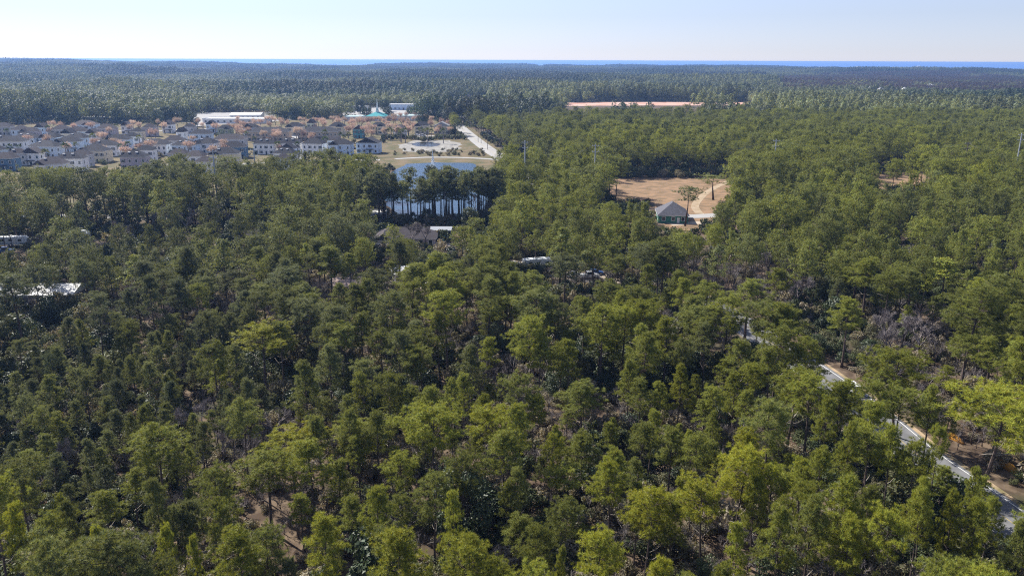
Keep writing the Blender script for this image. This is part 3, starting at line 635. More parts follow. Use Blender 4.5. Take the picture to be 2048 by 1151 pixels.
# trees that would stand in front of the hand placed ones
pxt, pyt, dpt = proj(X, Y, h)
for (tx, ty, wd, by, k, tn) in HAND[:NH]:
    ci = HX[HAND.index((tx, ty, wd, by, k, tn))]; Dc = math.hypot(*ci)
    hit = (np.abs(pxt - tx) < wd * .42) & (pyt > ty - 6) & (pyt < ty + wd * .8) & (D < Dc); ok &= ~(hit & (rg.random(len(X)) < .8))
    hit = (np.abs(pxt - tx) < wd * .3) & (pyt > ty - wd * .9) & (pyt < ty + 4) & (D > Dc) & (D < Dc + 14); ok &= ~(hit & (rg.random(len(X)) < .35))
X, Y, h, kd, sx, px = X[ok], Y[ok], h[ok], kd[ok], sx[ok], px[ok]
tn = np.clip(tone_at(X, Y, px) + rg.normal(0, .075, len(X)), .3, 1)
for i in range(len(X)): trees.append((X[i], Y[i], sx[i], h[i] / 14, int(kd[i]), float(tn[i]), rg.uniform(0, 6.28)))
# tall pines on the near bank of the pond
for i in range(92):
    q = P(rg.uniform(715, 1005), rg.uniform(432, 452)); hh = rg.uniform(12.0, 19.0); trees.append((q.x, q.y, rg.uniform(1.0, 1.55), hh / 14, int(rg.choice([7, 0, 2, 4])), rg.uniform(.36, .5), rg.uniform(0, 6.28)))
T = np.array([t[:6] + (t[6],) for t in trees]); d = np.hypot(T[:, 0], T[:, 1])
tpx, tpy, _ = proj(T[:, 0], T[:, 1], T[:, 3] * 14); vis = (tpx > -25) & (tpx < 2073) & (tpy < 1150)
order = np.argsort(np.where(vis, d, 1e9)); one = order[:300]; isone = np.zeros(len(T), bool); isone[one] = True
# individuals
PT = [(t, c) for t, c in PINES]
def look(sx_, sz_, k, tn_):
    sz = 'tall' if sz_ > .98 else 'small' if sz_ < .68 else 'medium'
    col = 'yellow-green' if tn_ > .76 else 'green' if tn_ > .66 else 'olive' if tn_ > .56 else 'grey-green'
    sh = {'dome': 'domed', 'oval': 'oval-crowned', 'flat': 'flat-topped', 'cone': 'pointed'}[PSPEC[k][0]]
    return sz, col, sh
rows = {}
for i in one:
    rows.setdefault(int((1150 - tpy[i]) // 50), []).append(i)
rk = sorted(rows)
for n_, r in enumerate(rk):
    L_ = sorted(rows[r], key=lambda i: tpx[i])
    for m_, i in enumerate(L_):
        x, y, sxx, szz, k, tn_, rz = T[i]; k = int(k); sz, col, sh = look(sxx, szz, k, tn_)
        where = f"{ordn(m_ + 1)} from left in {'the lowest row' if n_ == 0 else 'the ' + ordn(n_ + 1) + ' row up'}"
        o = empty('pine_tree', (x, y, 0), rz, f"{sz} {col} {sh} pine, {where}", 'pine tree', 'pines of the near forest')
        o.scale = (sxx, sxx, szz); o.rotation_euler = (rg.normal(0, .022), rg.normal(0, .022), rz)
        for nm, me in (('trunk', PT[k][0]), ('crown', PT[k][1])):
            c = bpy.data.objects.new(nm, me); sc.collection.objects.link(c); c.parent = o; c['tone'] = float(tn_)
# the rest of the pines up to 700 m
rest = T[~isone]
X, Y = jgrid(7.4, -520, 520, 130, 705, rg); dcut = np.hypot(X, Y); px, py, _ = proj(X, Y, 0 * X)
a = infr(X, Y, .12) & (dcut >= 193) & (rg.random(len(X)) < .86 + .2 * (vnoise(X, Y, 60, 41) - .5)); X, Y, px = X[a], Y[a], px[a]
D = np.hypot(X, Y); g2 = .74 + .26 * np.clip((D - 190) / 110, 0, 1); h = np.clip((rg.normal(16.0, 1.9, len(X)) + (vnoise(X, Y, 70, 43) - .5) * 4) * g2, 9, 20)
h = h + 4.0 * np.exp(-((px - 670) / 110) ** 2) * np.clip(1 - np.abs(D - 345) / 60, 0, 1)
kd = rg.choice(7, len(X), p=[.2, .18, .1, .2, .17, .06, .09]); sx = h / 17 * rg.uniform(.75, 1.15, len(X))
ok = free(X, Y, CLEAR) & keep_tests(X, Y, h, 4.6 * sx, rg); X, Y, h, kd, sx, px = X[ok], Y[ok], h[ok], kd[ok], sx[ok], px[ok]
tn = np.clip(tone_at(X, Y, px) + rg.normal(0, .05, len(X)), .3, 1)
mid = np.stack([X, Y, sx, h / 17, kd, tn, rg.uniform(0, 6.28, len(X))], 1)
near = rest[np.hypot(rest[:, 0], rest[:, 1]) < 190]; mid1 = rest[np.hypot(rest[:, 0], rest[:, 1]) >= 190]
def cols(A): z = np.zeros(len(A)); return np.stack([A[:, 0], A[:, 1], z], 1), np.stack([z, z, A[:, 6]], 1), np.stack([A[:, 2], A[:, 2], A[:, 3]], 1), A[:, 4].astype(int), A[:, 5]
EX = cols(mid)
if len(mid1): scatter('pine_copse', *cols(mid1), PCOL1, 'slender pines on the bank of the blue pond')
if len(near):
    scatter('pine_thicket', *cols(near), PCOL0, 'olive green pines filling the gaps among the nearest trees')
scatter('pine_forest', *EX, PCOL2, 'dense pine forest spreading behind the nearest trees')
print('pines', len(T), 'near rest', len(near), 'mid', len(mid))
# stands over 700 m away
X, Y = jgrid(34, -3800, 3800, 640, 5600, rg, .18); az = np.arctan2(X, Y); D = np.hypot(X, Y); gap = np.abs(vnoise(X, Y, 520, 57) - .5) < .022; a = ~gap & (np.abs(az) < math.radians(33) + .12) & (D < coast(az) - 10) & (Y > 700); X, Y, D = X[a], Y[a], D[a]
px, py, _ = proj(X, Y, 14 + 0 * X)
st = vnoise(X, Y, 260, 51); st2 = vnoise(X, Y, 110, 52)
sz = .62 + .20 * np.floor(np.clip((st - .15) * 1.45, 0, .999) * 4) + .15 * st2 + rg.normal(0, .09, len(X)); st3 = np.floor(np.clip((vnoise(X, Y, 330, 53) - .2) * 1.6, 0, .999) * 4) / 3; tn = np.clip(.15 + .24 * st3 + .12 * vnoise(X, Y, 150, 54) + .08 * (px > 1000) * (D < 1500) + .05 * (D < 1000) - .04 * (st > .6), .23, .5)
burn = inpoly(X, Y, [P(x, y, 12) for x, y in [(1530, 152), (1700, 148), (1900, 148), (2150, 158), (2150, 182), (1900, 178), (1560, 176)]])
kd = np.where(burn, rg.integers(6, 8, len(X)), rg.integers(0, 6, len(X))); tn = np.where(burn & (rg.random(len(X)) < .85), rg.uniform(0, .12, len(X)), tn); sz = np.where(burn, .85, sz)
dr = world_poly([(870, 235), (860, 212), (1000, 204), (1000, 215), (950, 235)])
ok = free(X, Y, CLEAR + [dr]) & keep_tests(X, Y, 15 * sz, 20 + 0 * X, rg, .0)
X, Y, sz, tn, kd = X[ok], Y[ok], sz[ok], tn[ok], kd[ok]; z = terr(X, Y); n = len(X)
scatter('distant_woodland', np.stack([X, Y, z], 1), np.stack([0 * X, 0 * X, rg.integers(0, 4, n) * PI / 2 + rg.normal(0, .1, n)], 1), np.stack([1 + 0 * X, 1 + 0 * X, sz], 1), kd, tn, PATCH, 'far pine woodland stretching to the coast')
print('patches', n)
# undergrowth
X, Y = jgrid(1.9, -150, 190, 40, 235, rg); a = infr(X, Y, .1); X, Y = X[a], Y[a]; px, py, _ = proj(X, Y, 0 * X); D = np.hypot(X, Y)
ok = free(X, Y, [ribbon(ROAD, 13)[1] + ribbon(ROAD, 13)[2][::-1]] + [FIELD, POND] + NEARCLR) & (rg.random(len(X)) < .85 + .3 * (vnoise(X, Y, 12, 61) - .5))
X, Y, px, D = X[ok], Y[ok], px[ok], D[ok]; n = len(X); zone = .05 + vnoise(X, Y, 17, 62) + rg.normal(0, .16, n) + .26 * (px < 700) * (D < 118) + .25 * np.exp(-((px - 1800) / 110.) ** 2 - ((D - 157) / 26.) ** 2) + .25 * np.exp(-((px - 1590) / 90.) ** 2 - ((D - 205) / 30.) ** 2)
kd = np.where(zone > .72, rg.choice([5, 6, 0, 2, 5], n), np.where(zone > .5, rg.choice([0, 2, 8, 4, 6], n), rg.choice([1, 3, 7, 0, 4, 2, 3], n)))
tn = np.clip(np.where(zone > .5, rg.normal(.80, .18, n), rg.normal(.32, .14, n)), 0, 1); s = rg.uniform(.55, 1.3, n) * np.where((kd == 5) | (kd == 6), 1.25, 1) * np.where(rg.random(n) < .07, 1.7, 1)
z0 = 0 * X
scatter('undergrowth', np.stack([X, Y, z0], 1), np.stack([z0, z0, rg.uniform(0, 6.28, n)], 1), np.stack([s, s, s * rg.uniform(.8, 1.25, n)], 1), kd, tn, BUSH, 'tangled scrub and brush under the near pines')
X, Y = jgrid(4.2, -470, 470, 225, 640, rg); a = infr(X, Y, .08) & (np.hypot(X, Y) > 228); X, Y = X[a], Y[a]
ok = free(X, Y, [ML + MR[::-1], FIELD, FIELD2, SUBD, WET, POND] + NEARCLR) & (rg.random(len(X)) < .75); inY = inpoly(X, Y, YARD); ok &= ~(inY & (rg.random(len(X)) < .55)); X, Y = X[ok], Y[ok]; n = len(X); z0 = 0 * X; s = rg.uniform(.7, 1.5, n)
scatter('brush', np.stack([X, Y, z0], 1), np.stack([z0, z0, rg.uniform(0, 6.28, n)], 1), np.stack([s, s, s], 1), rg.integers(0, 4, n), np.clip(rg.normal(.4, .2, n), 0, 1), BUSH1, 'low brush under the more distant pines')
print('bushes', n)
# ------------------------------------------------------------------ houses
WALLS = {'w': ('white', (.86, .86, .86)), 'b': ('light blue', (.62, .74, .88)), 'c': ('cream', (.74, .66, .50)), 't': ('tan', (.50, .42, .34)), 'o': ('olive', (.30, .33, .22)), 'e': ('teal', (.12, .36, .40)),
         'd': ('slate blue', (.12, .21, .32)), 'g': ('grey', (.50, .50, .52)), 'p': ('pale green', (.55, .62, .52)), 'm': ('mauve grey', (.45, .40, .43))}
ROOFS = {'k': ('dark', (.045, .045, .055)), 'n': ('brown-grey', (.085, .073, .078)), 's': ('pale grey', (.36, .36, .37))}
def wallm(k): return mat('siding_' + WALLS[k][0].replace(' ', '_'), WALLS[k][1], .8, .2, .06, .8)
def roofm(k): return mat('shingles_' + ROOFS[k][0].replace('-', '_'), ROOFS[k][1], .9, .2, .28, 1.2)
M_GLASS = mat('window_glass', (.03, .04, .05), .12, .6); M_TRIM = mat('white_trim', (.82, .82, .80), .6, .3); M_METAL = mat('galvanised_metal', (.42, .44, .47), .45, .5, metallic=.4)
M_WROOF = mat('white_membrane_roof', (.68, .68, .67), .7, .3, .08, .4); M_DARK = mat('dark_opening', (.02, .02, .022), .9, .1); M_TEALR = mat('teal_metal_roof', (.05, .36, .36), .45, .5); M_PTEAL = mat('pale_teal_roof', (.42, .54, .55), .7, .3)
M_SHUT = mat('dark_shutters', (.05, .06, .08), .7, .2)
def prism_roof(mb, w, d, z, h, kind, m, over=.45, cx=0, cy=0, th=.18):
    """closed roof solid on eaves w x d at height z; kind hip, gx (ridge along x) or gy (ridge along y)"""
    a, b = w / 2 + over, d / 2 + over
    if kind == 'hip':
        if w >= d: r0, r1 = (-(a - b), 0), (a - b, 0)
        else: r0, r1 = (0, -(b - a)), (0, b - a)
        if abs(w - d) < .3: r0, r1 = (-.3, 0), (.3, 0)
    elif kind == 'gx': r0, r1 = (-a, 0), (a, 0)
    else: r0, r1 = (0, -b), (0, b)
    E = [(-a, -b), (a, -b), (a, b), (-a, b)]
    vs = [(cx + x, cy + y, z - th) for x, y in E] + [(cx + x, cy + y, z) for x, y in E] + [(cx + r0[0], cy + r0[1], z + h), (cx + r1[0], cy + r1[1], z + h)]
    if kind == 'gy' or (kind == 'hip' and w < d): top = [(4, 5, 8), (5, 6, 9, 8), (6, 7, 9), (7, 4, 8, 9)]
    else: top = [(4, 5, 9, 8), (5, 6, 9), (6, 7, 8, 9), (7, 4, 8)]
    mb.add(vs, top, m); mb.add(vs, [(3, 2, 1, 0), (0, 1, 5, 4), (1, 2, 6, 5), (2, 3, 7, 6), (3, 0, 4, 7)], M_TRIM)
def gable_fill(mb, w, d, z, h, kind, m, cx=0, cy=0):
    """wall under the two gable ends"""
    for s in (-1, 1):
        if kind == 'gy': mb.poly([(cx - w / 2, cy + s * d / 2, z), (cx + w / 2, cy + s * d / 2, z), (cx, cy + s * d / 2, z + h * .93)][::s], m)
        elif kind == 'gx': mb.poly([(cx + s * w / 2, cy - d / 2, z), (cx + s * w / 2, cy + d / 2, z), (cx + s * w / 2, cy, z + h * .93)][::s], m)
def window(parent, x, y, z, w=1.1, h=1.5, side=False, shut=False):
    f = MB(); g_ = MB()
    def bx(mb, cx, cz, ww, hh, out, m):
        if side: mb.box((x + math.copysign(out / 2, x), y + cx, z + cz), (out, ww, hh), m)
        else: mb.box((x + cx, y - out / 2, z + cz), (ww, out, hh), m)
    bx(f, 0, h / 2 + .06, w + .24, .12, .09, M_TRIM); bx(f, 0, -h / 2 - .06, w + .24, .12, .11, M_TRIM)
    for s in (-1, 1):
        bx(f, s * (w / 2 + .06), 0, .12, h, .09, M_TRIM)
        if shut: bx(f, s * (w / 2 + .34), 0, .40, h + .1, .06, M_SHUT)
    o = f.build('window', parent); bx(g_, 0, 0, w, h, .04, M_GLASS); g_.build('pane', o); return o
HOUSES = []; FOOT = []
def house(px, peak, wpx, typ, wk, rk, storeys=2, wing=None, depth=None, rz=None, vents=0, wins=True, hh=None, name='house', pos=None, cat='house'):
    wh = {1: 2.9, 2: 6.5, 3: 8.0}[storeys]; rh = 3.1 if storeys > 1 else 2.2
    q = pos or P(px, peak, wh + rh); w = wpx * .92 * mpp(q.x, q.y, wh); d = depth or min(10.5, max(6.5, w * .66)); rg_ = random.Random(int(px * 7 + peak * 13))
    if rz is None: rz = rg_.uniform(-.16, .16)
    if typ == 'hip': rh = min(rh, min(w, d) * .40)
    o = empty(name, (q.x, q.y, 0), rz)
    mb = MB(); mb.box((0, 0, wh / 2), (w, d, wh), wallm(wk)); gable_fill(mb, w, d, wh, rh, typ, wallm(wk)); mb.build('wall', o)
    r = MB(); prism_roof(r, w, d, wh, rh, typ, roofm(rk)); ro = r.build('roof', o)
    for k in range(vents):
        v = MB(); v.box((-.18 * w + .3 * w * k, -d * .16, wh + rh * .72), (1.3, .8, .5), M_TRIM); v.build('vent', ro)
    if wing:
        ww = w * .42; wx = (-1 if wing == 'l' else 1) * (w / 2 - ww / 2 - .3); wd = 2.4; wk2 = wk
        v = MB(); v.box((wx, -d / 2 - wd / 2 + .02, (wh - .25) / 2), (ww, wd, wh - .25), wallm(wk2)); gable_fill(v, ww, wd, wh - .25, rh * .7, 'gy', wallm(wk2), wx, -d / 2 - wd / 2 + .02); v.build('wing_wall', o)
        v = MB(); prism_roof(v, ww, wd + 3.5, wh - .22, rh * .74, 'gy', roofm(rk), .35, wx, -d / 2 + .55); v.build('wing_roof', o)
        if wins:
            for zz in ([1.7, 4.4] if storeys > 1 else [1.5]): window(o, wx, -d / 2 - wd, zz, min(1.8, ww * .4), 1.5, shut=ww > 4.5)
    if wins:
        lo, hi = -w / 2 + 1.4, w / 2 - 1.4
        if wing == 'l': lo = -w / 2 + w * .42 + 1.3
        if wing == 'r': hi = w / 2 - w * .42 - 1.3
        n = max(1, int((hi - lo) / 2.8) + 1)
        for f_ in range(1 if storeys == 1 else 2):
            for k in range(n):
                x = lo + (hi - lo) * (k / (n - 1) if n > 1 else .5); z = 1.55 + 2.95 * f_
                if f_ == 0 and k == n // 2: continue
                window(o, x, -d / 2, z, 1.0, 1.5, shut=rg_.random() < .5)
            for s in (-1, 1): window(o, s * w / 2, -d * .2, 1.55 + 2.95 * f_, 1.0, 1.5, side=True)
        dm = MB(); xd = lo + (hi - lo) * ((n // 2) / (n - 1) if n > 1 else .5); dm.box((xd, -d / 2 - .03, 1.05), (1.0, .06, 2.1), M_SHUT); dm.build('door', o)
        if rg_.random() < .55 and storeys > 1:
            pm = MB(); pm.box((xd, -d / 2 - 1.0, 2.7), (min(4.5, hi - lo + 1), 2.0, .25), roofm(rk))
            for s in (-1, 1): pm.box((xd + s * (min(4.5, hi - lo + 1) / 2 - .2), -d / 2 - 1.85, 1.29), (.18, .18, 2.58), M_TRIM)
            pm.build('porch', o)
    o['category'] = cat; HOUSES.append((o, px, peak, wk, rk, typ, storeys)); FOOT.append((q.x, q.y, max(w, d) / 2)); return o
def rank(items, band, fmt, y0=0, rowname=None):
    """items: (object, px, py, look); gives each a label with its place in its row, counted on the photograph"""
    R = {}
    for it in items: R.setdefault(int((it[2] - y0) // band), []).append(it)
    ks = sorted(R, reverse=True)
    for n, k in enumerate(ks):
        for m, it in enumerate(sorted(R[k], key=lambda t: t[1])):
            it[0]['label'] = fmt.format(look=it[3], n=ordn(m + 1), row=('the nearest row' if n == 0 else 'the farthest row' if n == len(ks) - 1 else f'the {ordn(n + 1)} row back'))
# crop 1 coordinates (4x, origin 0,100): u, v of the roof peak, width, type, wall, roof, storeys, wing, vents
C1 = [(30, 578, 130, 'hip', 'g', 'n', 2, None, 0), (165, 600, 130, 'hip', 'b', 'n', 2, None, 0), (330, 583, 90, 'gy', 'b', 'n', 2, None, 0), (245, 612, 130, 'hip', 'm', 'n', 2, 'l', 0), (490, 598, 150, 'hip', 'g', 'n', 2, None, 0), (545, 628, 100, 'gy', 'c', 'k', 2, None, 0),
      (680, 560, 190, 'hip', 'b', 'n', 2, 'r', 0), (630, 612, 150, 'hip', 'b', 'n', 2, 'l', 0), (850, 590, 150, 'hip', 'm', 'n', 2, None, 0), (1010, 570, 75, 'gy', 'w', 'n', 2, None, 0), (1195, 586, 120, 'hip', 'm', 'n', 2, None, 0), (1345, 562, 85, 'gy', 'w', 'n', 2, None, 0),
      (1095, 615, 100, 'hip', 'c', 'k', 2, None, 0), (1515, 580, 90, 'hip', 'g', 'k', 2, None, 0), (1690, 560, 75, 'gy', 'b', 'k', 2, None, 0), (1990, 585, 100, 'gy', 'w', 'n', 2, None, 0),
      (30, 672, 130, 'hip', 'b', 'k', 2, None, 1), (210, 660, 190, 'hip', 'b', 'k', 2, None, 2), (410, 656, 150, 'hip', 'b', 'k', 2, 'l', 1), (738, 628, 95, 'gy', 'w', 'n', 2, None, 0), (618, 660, 180, 'hip', 'b', 'k', 2, None, 1), (545, 688, 190, 'hip', 'b', 'k', 2, 'l', 0),
      (945, 672, 190, 'hip', 'b', 'k', 2, 'l', 0), (1055, 652, 120, 'hip', 'w', 'k', 2, None, 0), (1450, 618, 66, 'gy', 'w', 'n', 2, None, 0), (1605, 630, 175, 'hip', 'b', 'k', 2, None, 0), (95, 685, 220, 'hip', 'w', 'k', 2, None, 0), (370, 722, 250, 'hip', 'b', 'k', 2, None, 1),
      (835, 716, 215, 'hip', 'w', 'k', 2, None, 1), (1235, 708, 250, 'hip', 'w', 'k', 2, None, 1), (1395, 682, 170, 'hip', 'g', 'n', 2, None, 0), (1480, 714, 190, 'hip', 'b', 'k', 2, None, 2), (1650, 700, 180, 'hip', 'w', 'k', 2, 'l', 1), (1835, 670, 270, 'hip', 'g', 'n', 2, None, 0),
      (1870, 728, 200, 'hip', 'd', 'k', 2, 'l', 0), (-30, 750, 120, 'hip', 'b', 'k', 2, None, 0), (255, 775, 160, 'gy', 'w', 'n', 2, None, 0), (140, 778, 150, 'hip', 'g', 'n', 2, None, 1), (40, 812, 180, 'hip', 'd', 'n', 2, None, 0), (755, 756, 225, 'hip', 'c', 'k', 2, 'l', 0),
      (1165, 752, 140, 'hip', 'w', 'k', 2, None, 0), (1565, 796, 170, 'hip', 'w', 'n', 2, None, 0), (1430, 780, 160, 'hip', 'g', 'n', 2, None, 0), (1795, 775, 240, 'hip', 'c', 'k', 3, 'l', 1), (1075, 802, 210, 'hip', 'm', 'k', 2, None, 2), (560, 814, 230, 'hip', 'w', 'k', 2, None, 2), (650, 788, 150, 'hip', 'g', 'n', 2, None, 0),
      (410, 852, 230, 'hip', 'w', 'n', 2, 'l', 1), (1640, 838, 150, 'hip', 'w', 'n', 2, None, 0)]
C2 = [(520, 704, 175, 'hip', 'w', 'k', 2, None, 2), (722, 700, 180, 'hip', 'w', 'k', 2, None, 2), (915, 704, 180, 'hip', 'w', 'k', 2, None, 0), (1130, 708, 180, 'hip', 'b', 'k', 2, 'l', 0), (1350, 697, 190, 'gy', 'b', 'k', 2, None, 0), (1270, 597, 100, 'gy', 'e', 'n', 2, None, 0),
      (1428, 572, 120, 'hip', 'c', 'k', 2, 'r', 0), (1600, 590, 100, 'hip', 'w', 'n', 2, None, 0), (1775, 570, 125, 'hip', 'c', 'k', 2, 'l', 0), (1935, 572, 130, 'gy', 'c', 's', 2, None, 0), (760, 576, 150, 'hip', 'c', 'k', 2, 'l', 0), (893, 552, 62, 'gy', 'p', 'n', 2, None, 0),
      (1100, 575, 130, 'hip', 'c', 'k', 2, 'r', 0), (705, 742, 120, 'gy', 'b', 'k', 2, None, 0), (685, 776, 180, 'hip', 'w', 'k', 2, None, 2), (200, 592, 115, 'hip', 'o', 'k', 2, 'r', 0), (415, 585, 120, 'hip', 'b', 'k', 2, 'l', 0), (1062, 680, 80, 'hip', 'b', 'n', 2, None, 0), (668, 820, 150, 'hip', 'b', 'n', 2, None, 0)]
for c in C1: house(c[0] / 4, 100 + c[1] / 4, c[2] / 4, *c[3:7], wing=c[7], vents=c[8])
for c in C2: house(400 + c[0] / 4, 100 + c[1] / 4, c[2] / 4, *c[3:7], wing=c[7], vents=c[8])
for u, v, wd in ((552, 615, 340), (952, 612, 340)): house(400 + u / 4, 100 + v / 4, wd / 4, 'hip', 't', 'k', 2, depth=13, rz=0, name='townhouse', cat='town house')
typn = {'hip': 'hip', 'gy': 'gable', 'gx': 'gable'}
sub = [(o, px, pk, f"{WALLS[wk][0]} {'town' if o.name.startswith('town') else ''}house with {ROOFS[rk][0]} {typn[ty]} roof") for o, px, pk, wk, rk, ty, s in HOUSES]
rank(sub, 9, '{look}, {n} from left in {row}', 1)
for o, *_ in HOUSES: o['group'] = 'houses of the estate'
# ---- long white buildings, church, shops
def hall(px, yb, wpx, d, h, wm, rm, rh, label, cat, name, rz=0.0, kind='gx', wins=0):
    q = P(px, yb, 0); w = wpx * mpp(q.x, q.y); o = empty(name, (q.x, q.y + d / 2, 0), rz, label, cat)
    mb = MB(); mb.box((0, 0, h / 2), (w, d, h), wm)
    if rh > .6: gable_fill(mb, w, d, h, rh, kind, wm)
    mb.build('wall', o); r = MB()
    if rh > .6: prism_roof(r, w, d, h, rh, kind, rm)
    else:
        r.box((0, 0, h + .12), (w + .5, d + .5, .24), rm)
        for s in (-1, 1): r.box((0, s * (d / 2 + .12), h + .42), (w + .5, .26, .36), rm); r.box((s * (w / 2 + .12), 0, h + .42), (.26, d - .0, .36), rm)
    r.build('roof', o)
    for k in range(wins): window(o, -w / 2 + w * (k + .5) / wins, -d / 2, min(h * .55, 1.9), min(2.0, w / wins * .5), 1.3)
    dm = MB(); dm.box((w * .08, -d / 2 - .03, 1.1), (1.6, .06, 2.2), M_DARK); dm.build('door', o); return o
WW = mat('white_masonry', (.80, .79, .76), .8, .2, .08, .5)
hall(468, 247, 125, 22, 3.8, WW, M_WROOF, .3, 'long low white flat-roofed building behind the estate', 'building', 'warehouse', wins=10)
hall(488, 238, 60, 22, 4.0, WW, M_WROOF, 1.6, 'white gabled building beyond the long flat white one', 'building', 'warehouse', .12, wins=6)
hall(185, 243, 42, 12, 3.6, wallm('g'), M_WROOF, .3, 'low white-roofed building in front of the dark pines at far left', 'building', 'shop', wins=3)
hall(706, 243, 34, 20, 4, wallm('g'), M_PTEAL, .3, 'flat pale teal roof left of the church', 'building', 'church_hall', wins=4)
hall(795, 241, 96, 24, 4, WW, M_PTEAL, .3, 'long flat pale roof right of the church', 'building', 'church_hall', wins=8)
hall(712, 222, 40, 16, 4.5, WW, M_WROOF, .3, 'white flat-roofed block behind the left of the church', 'building', 'shop', wins=5)
hall(803, 220, 50, 16, 6.0, wallm('b'), M_WROOF, .3, 'pale blue-white flat-roofed shop behind the oaks', 'shop', 'shop', wins=6)
hall(813, 211, 15, 9, 11, WW, M_WROOF, .3, 'tall white boxy building above the oaks', 'building', 'tower_building', wins=2)
hall(891, 214, 30, 20, 4.2, WW, roofm('s'), 3.0, 'grey-roofed gabled shop left of the road end', 'shop', 'shop', wins=4)
hall(917, 214, 20, 14, 5.5, WW, M_WROOF, .3, 'small white box shop at the road end', 'shop', 'shop', wins=3)
hall(945, 213, 34, 20, 4.2, WW, roofm('s'), 3.0, 'grey-roofed gabled shop right of the road end', 'shop', 'shop', wins=4)
hall(968, 214, 18, 14, 4.5, WW, M_WROOF, .3, 'small white shop farthest right at the road end', 'shop', 'shop', wins=3)
hall(908, 221, 30, 10, 3.5, wallm('m'), roofm('n'), 1.6, 'brown low shop nearest to the road end', 'shop', 'shop', wins=4)
q = P(752, 242, 0); o = empty('church', (q.x, q.y + 10, 0), 0, 'white church with teal roof and tall white spire', 'church'); mb = MB(); mb.box((0, 0, 2.1), (19, 18, 4.2), WW); mb.build('wall', o)
r = MB(); prism_roof(r, 19, 18, 4.2, 4.2, 'hip', M_TEALR, .8); r.build('roof', o)
r = MB(); r.box((0, 0, 8.6), (2.6, 2.6, 1.8), M_TRIM); r.box((0, 0, 10.2), (2.0, 2.0, 1.4), M_PTEAL); r.build('belfry', o)
r = MB(); r.add([(-.9, -.9, 10.9), (.9, -.9, 10.9), (.9, .9, 10.9), (-.9, .9, 10.9), (0, 0, 20.5)], [(3, 2, 1, 0), (0, 1, 4), (1, 2, 4), (2, 3, 4), (3, 0, 4)], M_TRIM); r.build('spire', o)
for k in range(5): window(o, -7.6 + 3.8 * k, -9, 2.2, 1.0, 2.0)
# ---- near buildings in the pines
WG = mat('green_siding', (.07, .26, .19), .7, .3, .1, 1)
gq = P(1352, 446, 0); o = empty('green_house', (gq.x - .5, gq.y + 6.0, 0), math.radians(-6), 'green house with grey hip roof beside the tan field', 'house'); mb = MB(); mb.box((0, 0, 1.45), (10.4, 13, 2.9), WG); mb.build('wall', o)
r = MB(); prism_roof(r, 10.4, 13, 2.9, 3.9, 'hip', mat('grey_shingles', (.13, .13, .15), .9, .2, .25, 1.5), .5); ro = r.build('roof', o); v = MB(); v.tube([(1.4, -2, 5), (1.4, -2, 6.6)], .12, M_METAL, 6); v.build('vent_pipe', ro)
for x in (-3.4, 0, 3.4): window(o, x, -6.5, 1.6, 1.1, 1.3)
for y in (-3, 2): window(o, -5.2, y, 1.6, 1.1, 1.3, side=True)
dm = MB(); dm.box((1.8, -6.53, 1.05), (.95, .06, 2.1), M_TRIM); dm.build('door', o)
rq = P(808, 494, 0); o = empty('ranch_house', (rq.x, rq.y + 5, 0), .05, 'long low house with brown-grey roof below the pond', 'house'); mb = MB(); mb.box((0, 0, 1.4), (19, 9.5, 2.8), wallm('m')); mb.build('wall', o)
r = MB(); prism_roof(r, 19, 9.5, 2.8, 2.6, 'hip', roofm('n'), .6); r.build('roof', o)
v = MB(); v.box((-6.4, -5.6, 1.35), (5, 2.6, 2.7), wallm('w')); gable_fill(v, 5, 2.6, 2.7, 1.9, 'gy', wallm('w'), -6.4, -5.6); v.build('wing_wall', o); v = MB(); prism_roof(v, 5, 6, 2.72, 2.0, 'gy', roofm('n'), .4, -6.4, -4.2); v.build('wing_roof', o)
for x in (-2, 1.5, 5, 8): window(o, x, -4.75, 1.5, 1.2, 1.3)
window(o, -6.4, -6.9, 1.5, 1.4, 1.2)
cq = P(880, 480, 0); o = empty('carport', (cq.x, cq.y + 3, 0), 0, 'dark open carport at the head of the pale gravel drive', 'carport'); r = MB(); r.box((0, 0, 3.15), (7.4, 6.4, .22), M_METAL); r.build('roof', o)
for x in (-3.5, 0, 3.5):
    for y in (-3, 3): v = MB(); v.box((x, y, 1.52), (.16, .16, 3.04), M_METAL); v.build('post', o)
v = MB(); v.box((0, 3.12, 1.5), (7.2, .1, 3), M_DARK); v.build('wall', o)
hall(747, 444, 44, 6, 2.9, wallm('g'), M_WROOF, .3, 'pale flat-roofed shed under the tall pines left of the pond', 'shed', 'shed', wins=3)
hall(808, 566, 52, 6.5, 2.6, wallm('w'), M_WROOF, 1.3, 'white-roofed mobile home in the middle of the pines', 'mobile home', 'mobile_home', .25, wins=3)
hall(700, 590, 70, 7, 2.6, wallm('c'), mat('rusty_pale_roof', (.50, .38, .32), .9, .2, .3, 1), 1.2, 'low house with faded pinkish roof among central pines', 'house', 'cottage', .15, wins=4)
hall(64, 612, 158, 9, 2.8, mat('tan_block_wall', (.32, .26, .21), .9, .1, .2, 1), M_WROOF, 1.5, 'long low building with dazzling white roof at the left edge', 'building', 'long_building', .04, wins=6)
hall(493, 492, 40, 6, 2.8, wallm('e'), roofm('n'), 1.8, 'teal-walled shed with brown roof among left central pines', 'shed', 'shed', -.3, 'gy', wins=2)
hall(862, 612 - 22, 16, 3, 2.2, mat('raw_timber', (.55, .45, .32), .9, .1, .2, 2), M_WROOF, .9, 'small timber hut right of the faded pinkish roof', 'shed', 'shed', .4, 'gy', wins=1)
